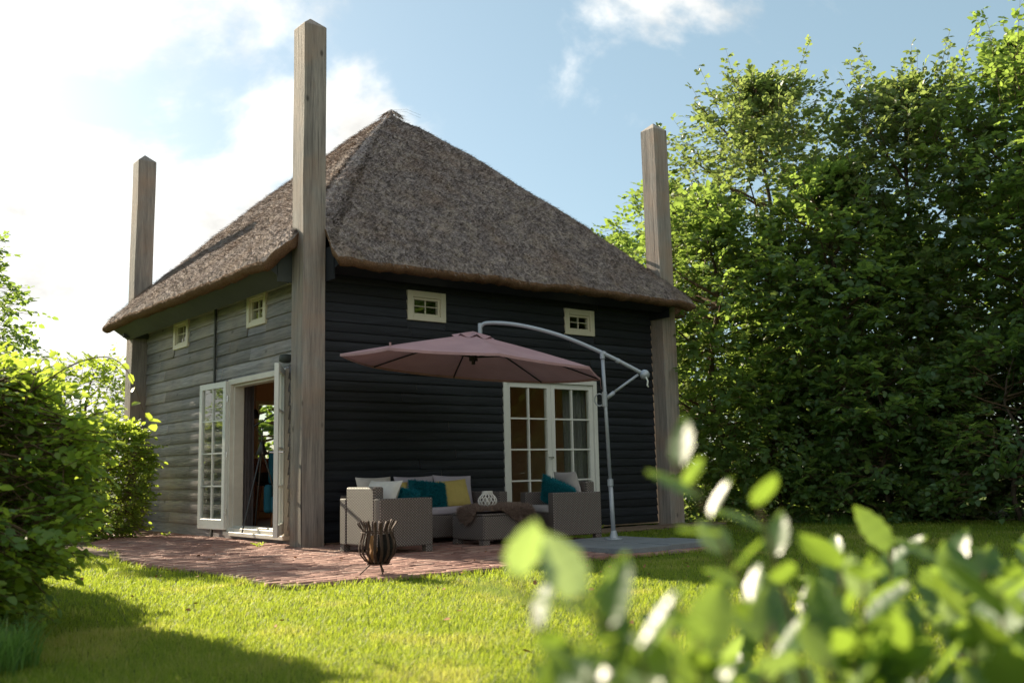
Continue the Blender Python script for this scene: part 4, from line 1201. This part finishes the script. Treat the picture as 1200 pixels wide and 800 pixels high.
def tree(name, label, cat, base, top, rx, ry, lsize, nspray, nleaf, seed, mat='leaf_tree', low=.05, group=None, bias=.5, prof=None, trunk_r=.09, shoots=10, spl=.38, lump=.32, rz=0.0, shoot_len=(.5, 1.0)):
    """crown = lumpy column of half widths rx, ry from low to top"""
    rg = np.random.default_rng(seed)
    t = empty(name, base); tag(t, label, cat, group)
    H = top - low
    # sample crown points: height fraction q and angle
    n = nspray
    q = rg.uniform(0, 1, n)**.9
    th = rg.uniform(0, 2*pi, n)
    if prof is None:
        w = np.interp(q, [0, .12, .35, .6, .8, .93, 1], [.80, .95, 1.0, .98, .84, .58, .22])
        keepq = rg.uniform(0, 1, n) < np.interp(q, [0, .75, .9, 1], [1, 1, .6, .3]); w = np.where(keepq, w, w*.2)
    else:
        w = np.interp(q, *prof)
    z = low + q*H*(.93 if shoots > 30 else 1)
    lum = 1 + lump*fbm(np.stack([np.cos(th)*1.3*rx, np.sin(th)*1.3*ry, z*1.1], 1), 4, seed)*1.6
    rad = np.where(rg.uniform(0,1,n) < .78, rg.uniform(.78, 1.04, n), rg.uniform(.25, .8, n))
    x = np.cos(th)*rx*w*lum*rad; y = np.sin(th)*ry*w*lum*rad
    # drop sprays where gaps should be
    gap = fbm(np.stack([x*1.1, y*1.1, z*1.1+seed], 1), 3, seed+5)
    ok = gap > -.22 - .25*(rad < .7)
    x, y, z, th, q, rad = x[ok], y[ok], z[ok], th[ok], q[ok], rad[ok]; n = len(x)
    O = np.stack([x, y, z], 1)
    D = np.stack([np.cos(th), np.sin(th), .10 + .9*np.clip(q-.7, 0, 1)*2 + rg.normal(0, .25, n)], 1) + rg.normal(0, .35, (n,3))
    ln = spl*rg.uniform(.6, 1.3, n)
    V, nl, tn, tw = spray_leaves(O, D, ln, nleaf, lsize, rg)
    Vs, tints = [V], [tn]; TA, TB = [tw[0]], [tw[1]]; cnt = nl
    # upright shoots at the top
    for k in range(shoots):
        a = rg.uniform(0, 2*pi); r = rg.uniform(.3, 1.0)
        qq = rg.uniform(.62, .93); ww = np.interp(qq, [0,.12,.35,.6,.8,.93,1], [.72,.92,1,.95,.72,.42,.12]) if prof is None else np.interp(qq, *prof)
        p = np.array([cos(a)*rx*ww*r, sin(a)*ry*ww*r, low + H*(qq*.95)]); L_ = rg.uniform(*shoot_len)
        d = np.array([cos(a)*.6*r, sin(a)*.6*r, 1.0]) + rg.normal(0, .12, 3); d /= np.linalg.norm(d)
        m_ = int(L_/.13*1.0)+2
        tt = np.linspace(.05, 1, m_); OO = p + d*(tt*L_)[:,None]
        aa = rg.uniform(0, 2*pi, m_); DD = np.stack([np.cos(aa), np.sin(aa), np.full(m_, .7)], 1)
        V, nl, tn, tw = spray_leaves(OO, DD, np.full(m_, .20)*(1.2-.8*tt), 4, lsize*.82, rg)
        Vs.append(V); tints.append(tn+.08); cnt += nl
        TA += [tw[0]*0+OO, np.array([p])]; TB += [tw[1], np.array([p+d*L_])]
    V = np.concatenate(Vs); tt = np.clip(.45 + np.concatenate(tints), 0, 1)
    F = (np.arange(cnt)[:,None,None]*6 + T6F).reshape(-1, 4)
    cr = np_mesh('crown', V, [F], MAT[mat], t, tint=np.repeat(tt, 2))
    # branches: trunk + limbs
    A_, B_ = np.concatenate(TA), np.concatenate(TB)
    Vt, Ft = twigs_mesh(A_, B_, .005, .002)
    tr = MB(); hh = H*.9
    nst = 1 if trunk_r > .05 else 4
    pts = [(0.08*sin(i_*1.3+seed), .08*cos(i_*1.7+seed), low + hh*i_/7 - (low+.1 if i_ == 0 else 0)) for i_ in range(8)]
    tr.tube(pts, [trunk_r*(1-.11*i_) for i_ in range(8)], 9)
    tr.build('trunk', MAT['bark'], t, smooth=True)
    lb = MB()
    for k in range(26):
        qq = rg.uniform(.08, .85); a = rg.uniform(0, 2*pi); ww = .75
        p0 = Vector((pts[int(qq*7)][0], pts[int(qq*7)][1], low + hh*qq))
        e1 = Vector((cos(a)*rx*ww*.5, sin(a)*ry*ww*.5, low + hh*qq + .35*H*.15)); e2 = Vector((cos(a)*rx*ww, sin(a)*ry*ww, low+hh*qq+.6*H*.2))
        lb.tube([p0, e1, e2], [trunk_r*.35, trunk_r*.22, .006], 6)
    nv = len(lb.v)
    Vall = np.concatenate([np.array([tuple(v_) for v_ in lb.v]), Vt])
    quads = np.array([f_ for f_ in lb.f if len(f_) == 4]); 
    np_mesh('branches', Vall, [quads, Ft + nv], MAT['twig'], t, smooth=True)
    return t

GT = 'trees standing in the dense green row right of the barn'
tree('hedge_tree', 'bright leafy tree standing closest to the right side of the barn', 'tree', (7.95, .35, -.04), 5.6, 1.35, 1.5, .125, 2200, 8, 101, group=GT)
tree('hedge_tree', 'tall dark rounded tree rising behind the row, just right of the rear oak post', 'tree', (9.85, .55, -.04), 8.85, 1.95, 1.95, .125, 3000, 8, 102, 'leaf_olive', group=GT, shoots=80, shoot_len=(.5, 1.2))
tree('hedge_tree', 'lower bright green tree filling the dip between the two tallest crowns', 'tree', (9.25, -1.25, -.04), 6.3, 1.5, 1.5, .13, 2300, 8, 103, group=GT, shoots=40, shoot_len=(.4, 1.0))
tree('hedge_tree', 'tall open tree with feathery upright shoots right of the dip in the row', 'tree', (10.6, -2.0, -.04), 8.1, 1.6, 1.6, .125, 2300, 8, 104, 'leaf_olive', group=GT, shoots=80, shoot_len=(.6, 1.5))
tree('hedge_tree', 'tallest tree at the right edge of the photo with leaves reaching the top corner', 'tree', (11.3, -3.6, -.04), 8.4, 1.75, 1.75, .13, 2400, 8, 105, group=GT, shoots=80, shoot_len=(.6, 1.5))
tree('hedge_tree', 'tree at the far right, cut off by the edge of the photo', 'tree', (11.0, -5.7, -.04), 7.8, 1.7, 1.7, .13, 2000, 8, 106, group=GT)
tree('hedge_tree', 'small pale tree behind the thatched roof, left of the rear oak post', 'tree', (11.45, 6.1, -.04), 6.4, 1.35, 1.35, .125, 1500, 8, 107, group=GT, shoots=18)
tree('hedge_tree', 'slim tree directly behind the rear oak post', 'tree', (9.6, 3.0, -.04), 6.7, 1.35, 1.35, .125, 1700, 8, 108, group=GT, shoots=12)
for x_, y_, h_, lb_ in ((11.9, -.4, 5.6, 'tree of the second rank, seen through the gap below the tall rounded crown'), (12.9, -2.7, 5.8, 'tree of the second rank, seen through the leaves near the right side'), (13.4, -5.2, 6.0, 'tree of the second rank behind the right edge of the row')):
    tree('hedge_tree', lb_, 'tree', (x_, y_, -.04), h_, 1.5, 1.5, .16, 1300, 8, int(150+x_), group=GT, shoots=0)
GB = 'low bushes along the foot of the tree row'
for k, (x_, y_, h_, r_, lb_) in enumerate(((8.2, -.6, 2.6, 1.0, 'dark low bush at the foot of the tree row, nearest the barn'), (8.9, -2.2, 2.8, 1.15, 'low bush in the middle of the foot of the tree row'),
                         (9.6, -3.9, 2.7, 1.15, 'low bush at the foot of the tree row below the tallest tree'), (10.0, -5.6, 2.6, 1.1, 'low bush at the right end of the tree row'))):
    tree('bush', lb_, 'bush', (x_, y_, -.04), h_, r_, r_, .11, 1100, 8, 140+k, group=GB, trunk_r=.045, shoots=0, low=.0, prof=([0,.2,.6,.85,1],[.9,1,.95,.7,.3]))

# left hedge
HP = ([0, .08, .3, .6, .85, .95, 1], [.62, .78, .97, 1.0, .86, .6, .3])
hedge_root = tree('garden_hedge', 'big leafy hornbeam bush filling the left edge in the foreground', 'hedge', (-5.27, -4.25, -.04), 1.78, 1.38, 1.35, .066, 7800, 9, 201, 'leaf_hedge', group=None, prof=HP, trunk_r=.05, shoots=26, spl=.24, lump=.10, shoot_len=(.15,.35))
tree('garden_hedge', 'sunlit hedge bush behind the big left one, below the open sky', 'hedge', (-4.75, -1.0, -.04), 1.80, 1.1, 1.5, .070, 3200, 8, 202, 'leaf_hedge', prof=HP, trunk_r=.05, shoots=16, spl=.24, lump=.12, shoot_len=(.15,.35))
tree('small_shrub', 'dark green shrub against the left wall near the rear left post', 'shrub', (-1.25, 4.35, -.04), 1.72, .72, .85, .07, 2000, 8, 203, 'leaf_hedge', prof=HP, trunk_r=.04, shoots=10, spl=.2, lump=.14, shoot_len=(.15,.3))
tree('small_tree', 'thin tree sticking up above the hedge at the left edge', 'tree', (-2.75, 6.5, -.04), 4.75, .85, .85, .11, 750, 7, 204, 'leaf_tree', trunk_r=.06, shoots=12, low=.8)
tree('small_tree', 'bright backlit bush seen between the hedge and the rear left post', 'bush', (.15, 9.6, -.04), 3.3, 1.1, 1.1, .11, 1100, 7, 205, 'leaf_hedge', trunk_r=.06, shoots=10, low=.1)
# loose trees behind the camera side of the garden, seen reflected in the french window
for k, (x_, y_, h_) in enumerate(((11.5, -9.0, 8), (12.5, -12.0, 8.5), (13.0, -15.5, 8), (10.5, -17.5, 8.5), (7.0, -19.0, 8.5), (15.5, -10.5, 10.5), (15.5, -14.0, 10))):
    tree('garden_tree', 'leafy garden tree behind the photographer, mirrored in the french window', 'tree', (x_, y_, -.04), h_, 2.3, 2.3, .26, 1900, 8, 301+k, trunk_r=.1, group='trees on the far side of the garden', shoots=0)
tree('garden_tree', 'leafy tree behind the barn seen through the rear window', 'tree', (4.6, 11.5, -.04), 4.2, 2.2, 2.2, .2, 1300, 8, 320, trunk_r=.1, shoots=0)

# hedge shoot with single leaves in front of the rear left post
rg = np.random.default_rng(5)
hb_ = Vector(hedge_root.location)
path = smooth_path([Vector(p) - hb_ for p in ((-4.2,-4.35,1.30), (-3.95,-4.55,1.52), (-3.76,-4.69,1.58), (-3.64,-4.75,1.48), (-3.56,-4.78,1.26), (-3.51,-4.80,1.16))], 5)
mbt = MB(); mbt.tube(path, [.006-.0002*i_ for i_ in range(len(path))], 6); mbt.build('shoot', MAT['twig'], hedge_root, smooth=True)
LP = np.array([tuple(path[i_]) for i_ in range(5, len(path), 2)]); m_ = len(LP)
DD = np.stack([rg.normal(0,1,m_), rg.normal(0,1,m_)*.6, rg.normal(-.2,.4,m_)], 1)
V = leaves(LP, DD, rg.normal(0,.5,(m_,3)) + np.array([0,-.3,1]), rg.uniform(.05,.08,m_), rg)
np_mesh('shoot_leaves', V, [(np.arange(m_)[:,None,None]*6 + T6F).reshape(-1, 4)], MAT['leaf_hedge'], hedge_root, tint=np.full(m_*2, .95))
# foreground bush ----------------------------------------------------------
def lobed_template(nu=11, lob=4.5, depth=.16):
    """leaf outline with lobed margin and ribs; u along, two halves"""
    V = []; F = []
    us = np.linspace(0, 1, nu*2+1)
    for u_ in us:
        w = .34*math.sin(pi*u_**.85)**.75 * (1 - .12*u_)
        w *= 1 - depth*(1+math.cos(2*pi*lob*u_))*.5 if 0.05 < u_ < .97 else 1
        ribz = .012*math.cos(2*pi*lob*2*u_)
        zc_ = -.10*u_*u_
        V += [(u_, 0, zc_), (u_, w*.5, zc_+.035+ribz), (u_+.02, w, zc_+.06), (u_, -w*.5, zc_+.035+ribz), (u_+.02, -w, zc_+.06)]
    for i_ in range(len(us)-1):
        a, b = i_*5, (i_+1)*5
        F += [(a, b, b+1, a+1), (a+1, b+1, b+2, a+2), (a, a+3, b+3, b), (a+3, a+4, b+4, b+3)]
    return np.array(V), np.array(F)
LT, LF = lobed_template()
cf = np.array([cos(YAW), sin(YAW), 0]); cr_ = np.array([sin(YAW), -cos(YAW), 0]); cpos = np.array([CAM.x, CAM.y, 0])
fb = empty('foreground_bush', tuple(cpos + cf*1.75 + cr_*.85)); tag(fb, 'out of focus leafy bush with pale glossy leaves in the bottom right foreground', 'bush')
fo = np.array(fb.location)
# stems: (depth, lateral, top z) world positions of real shoots
stems = []
rg = np.random.default_rng(77)
def stem(base_dl, tip_dl, zt, nleaf, lsz, start=.45):
    b = cpos + cf*base_dl[0] + cr_*base_dl[1]; e = cpos + cf*tip_dl[0] + cr_*tip_dl[1]
    b = np.array([b[0], b[1], -.03]); e = np.array([e[0], e[1], zt]); stems.append((b, e, nleaf, lsz, start))
# main mass
for k in range(42):
    d_ = rg.uniform(1.2, 2.1); l_ = rg.uniform(.27, 1.0)*d_*.62
    frac = l_/d_
    ztop = .47 + .26*min(1, max(0, (frac-.14)/.16)) + rg.uniform(-.16, .03)
    ztop = .814 + (ztop-.86)*d_*.62 - .02
    stem((d_+rg.uniform(-.15,.15), l_+rg.uniform(-.1,.1)), (d_, l_), ztop, rg.integers(12, 17), rg.uniform(.07, .105), .35)
# shoots of their own: the tall one and the low left sprigs
stem((1.45, .48), (1.18, .19), .825, 15, .072, .55)
stem((1.40, .42), (1.28, .30), .78, 10, .070, .5)
stem((1.10, .30), (.98, -.005), .725, 9, .058, .62)
stem((1.10, .28), (.96, .055), .70, 12, .074, .60)
stem((1.05, .26), (.95, .11), .65, 12, .078, .55)
stem((1.08, .28), (.98, .17), .66, 12, .076, .5)
stem((1.05, .25), (.92, .06), .64, 11, .078, .55)
stem((1.00, .22), (.90, .02), .62, 10, .074, .6)
for k in range(9):
    l_ = rg.uniform(.12, .36); stem((1.12, .32+rg.uniform(-.05,.1)), (1.05+rg.uniform(-.06,.25), l_), .50 + .5*l_ + rg.uniform(-.05, .05), 8, rg.uniform(.06,.08), .45)
Vs, Ts = [], []; tb_ = MB()
for (b, e, nlf, lsz, st) in stems:
    bend = rg.normal(0, .05, 3); bend[2] = abs(bend[2])
    midp = b*.45 + e*.55 + bend + np.array([0,0,.06])
    pts = [b, midp, e]
    cur = lambda t_: (1-t_)**2*pts[0] + 2*t_*(1-t_)*pts[1] + t_*t_*pts[2]
    pp = [cur(t_) - fo for t_ in np.linspace(0, 1, 12)]
    tb_.tube(pp, [.0055-.00035*i_ for i_ in range(12)], 6)
    ph = rg.uniform(0, 6)
    for k in range(nlf):
        t_ = st + (1-st)*(k+.5)/nlf
        p = cur(t_); tan = cur(min(1, t_+.02)) - cur(t_-.02); tan /= np.linalg.norm(tan)
        a = ph + k*2.4
        o1 = np.cross(tan, [0,0,1.0]); o1 /= np.linalg.norm(o1)+1e-9; o2 = np.cross(tan, o1)
        out_ = o1*cos(a) + o2*sin(a)
        dr = tan*.6 + out_*.8 + np.array([0,0,.25]) + rg.normal(0,.15,3)
        nn_ = tan*.8 - out_*.5 + np.array([0,0,.5]) + rg.normal(0,.3,3)
        V = leaves(np.array([p - fo]), np.array([dr]), np.array([nn_]), np.array([lsz*rg.uniform(.7,1.15)]), rg, 1.0, LT)
        Vs.append(V); Ts.append(np.clip(rg.beta(1.3, 2.0), 0, 1))
nL = len(Vs)
V = np.concatenate(Vs); F = (np.arange(nL)[:,None,None]*len(LT) + LF).reshape(-1, 4)
np_mesh('leaves', V, [F], MAT['leaf_front'], fb, tint=np.repeat(np.array(Ts), len(LF)), smooth=True)
tb_.build('stems', MAT['twig'], fb, smooth=True)

# ------------------------------------------------------------------ lawn grass
nG = 520000
rg = np.random.default_rng(3)
rr = 2.6 * (17/2.6)**rg.uniform(0, 1, nG)**.92
aa = YAW + rg.uniform(-.62, .60, nG)
gx_, gy_ = CAM.x + rr*np.cos(aa), CAM.y + rr*np.sin(aa)
tuft = np.round(rg.integers(0, 14, nG))*0
gx_ += rg.normal(0, .01, nG); gy_ += rg.normal(0, .01, nG)
inside_b = (gx_ > -.1) & (gx_ < W+.1) & (gy_ > -.1) & (gy_ < L+.1)
slab_ = (gx_ > 1.49) & (gx_ < 3.04) & (gy_ > -3.83) & (gy_ < -2.27)
slab2 = (gx_ > 2.97) & (gy_ > -3.04)
kerb_ = (gx_ > 3.0) & (gx_ < 6.6) & (gy_ > -.78) & (gy_ < 0.1)
ok = ~in_terrace(gx_, gy_) & ~inside_b & ~(slab_ & ~slab2) & ~kerb_
gx_, gy_, rr = gx_[ok], gy_[ok], rr[ok]; nG = len(gx_)
P3 = np.stack([gx_, gy_, gx_*0], 1)
patch = fbm(P3*.8, 4, 61); fine = fbm(P3*6, 3, 62)
hgt = .017 + .008*patch + .012*fine + rg.uniform(0, .016, nG)
# longer fringe along the terrace edge
edge = in_terrace(gx_ + .10, gy_) | in_terrace(gx_, gy_ + .10) | in_terrace(gx_+.07, gy_+.07)
hgt = np.where(edge, hgt + rg.uniform(.0, .045, nG), hgt)
hgt = np.clip(hgt, .012, .12)
wd = np.maximum(.0010, .00036*rr)*rg.uniform(.7, 1.2, nG)
ang2 = rg.uniform(0, 2*pi, nG); lean = rg.uniform(.2, 1.7, nG)*hgt
sd_ = np.stack([np.cos(ang2+pi/2), np.sin(ang2+pi/2), 0*ang2], 1); ld = np.stack([np.cos(ang2), np.sin(ang2), 0*ang2], 1)
z0_ = -.05 + .012*0
B = np.stack([gx_, gy_, np.full(nG, z0_)], 1)
hv = np.stack([0*hgt, 0*hgt, hgt + .012], 1)
V = np.stack([B - sd_*wd[:,None], B + sd_*wd[:,None], B + hv*.6 + ld*(lean*.35)[:,None] + sd_*wd[:,None]*.8, B + hv*.6 + ld*(lean*.35)[:,None] - sd_*wd[:,None]*.8, B + hv + ld*lean[:,None]], 1).reshape(-1, 3)
k = np.arange(nG)[:,None]*5
big = fbm(P3*.35, 3, 71); dry = np.clip(fbm(P3*2.2, 3, 73)-.12, 0, 1)
tG = np.clip(.38 + .22*patch + .2*big + .9*dry + .16*fine + rg.normal(0, .18, nG) + (rg.uniform(0,1,nG) < .06)*.4, 0, 1)
o = np_mesh('lawn_grass', V, [k + np.array([[0,1,2,3]]), k + np.array([[3,2,4]])], MAT['grass'], tint=np.concatenate([tG, tG]))
tag(o, 'short sunlit lawn grass in front of the terrace', 'grass', kind='stuff')

def tuft(name, label, loc, n, h, spread, seed, wd=.004, tintb=.35):
    rg = np.random.default_rng(seed)
    a = rg.uniform(0, 2*pi, n); r = np.sqrt(rg.uniform(0, 1, n))*spread
    B = np.stack([r*np.cos(a), r*np.sin(a), np.full(n, -.05)], 1)
    H = h*rg.uniform(.45, 1.1, n); a2 = a + rg.normal(0, 1.0, n); ln = H*rg.uniform(.15, .75, n)
    ld = np.stack([np.cos(a2), np.sin(a2), 0*a], 1); sd_ = np.stack([-np.sin(a2), np.cos(a2), 0*a], 1)
    K = 6; rows = []
    for i_ in range(K+1):
        q = i_/K; c_ = B + ld*(ln*q*q)[:,None] + np.stack([0*H, 0*H, H*(q - .28*q*q*q)], 1); w_ = wd*(1-q**2)+.0004
        rows += [c_ - sd_*w_, c_ + sd_*w_]
    V = np.stack(rows, 1).reshape(-1, 3)
    f = np.array([(2*i_, 2*i_+1, 2*i_+3, 2*i_+2) for i_ in range(K)])
    F = (np.arange(n)[:,None,None]*(2*(K+1)) + f).reshape(-1, 4)
    o = np_mesh(name, V, [F], MAT['long_grass'], tint=np.repeat(np.clip(rg.normal(tintb, .2, n), 0, 1), K)); o.location = loc
    tag(o, label, 'grass', kind='stuff'); return o
tuft('long_grass', 'tuft of long grass growing under the big hedge bush at the bottom left', (-4.7, -5.8, 0), 900, .30, .34, 1)
tuft('long_grass', 'unmown grass along the foot of the left hedge', (-4.7, -4.4, 0), 700, .24, .5, 2)
tuft('tall_weeds', 'tall pale weeds at the right edge in front of the tree row', (6.9, -6.1, 0), 700, .85, .5, 4, .006, .6)
tuft('long_grass', 'grass growing along the foot of the tree row', (8.3, -1.9, 0), 900, .22, .9, 6)
# small weeds on the terrace
for k, (x_, y_, lb_) in enumerate(((-.42, .45, 'small green weed growing at the doorstep beside the oak post'), (-.28, 4.0, 'small weed growing between the bricks near the shrub'), (4.4, -.35, 'small weed growing from the strip under the front wall'))):
    rg = np.random.default_rng(400+k); n = 14
    O = np.zeros((n,3)); a = rg.uniform(0, 2*pi, n); D = np.stack([np.cos(a), np.sin(a), np.full(n, .9)], 1)
    V, nl, tn, tw = spray_leaves(O, D, rg.uniform(.05,.11,n), 3, .035, rg)
    F = (np.arange(nl)[:,None,None]*6 + T6F).reshape(-1, 4)
    o = np_mesh('weed', V, [F], MAT['leaf_hedge'], tint=np.repeat(np.clip(.7+tn, 0, 1), 2)); o.location = (x_, y_, .0); tag(o, lb_, 'weed')

# scattered fallen leaves
rg = np.random.default_rng(91); n = 150
fx, fy = rg.uniform(-3.4, 3.2, n), rg.uniform(-7.6, .0, n)
zf = np.where(in_terrace(fx, fy), .012, .0)
P = np.stack([fx, fy, zf], 1); D = np.stack([rg.normal(0,1,n), rg.normal(0,1,n), rg.normal(0,.25,n)], 1)
V = leaves(P, D, rg.normal(0,.45,(n,3)) + np.array([0,0,1]), rg.uniform(.025,.05,n), rg)
MAT['dry_leaf'] = simple('dry_leaf', (.30,.15,.06), .8, .2, .4, 8)
o = np_mesh('fallen_leaves', V, [(np.arange(n)[:,None,None]*6 + T6F).reshape(-1, 4)], MAT['dry_leaf'])
tag(o, 'small brown fallen leaves scattered on the lawn and bricks', 'fallen leaves', kind='stuff')
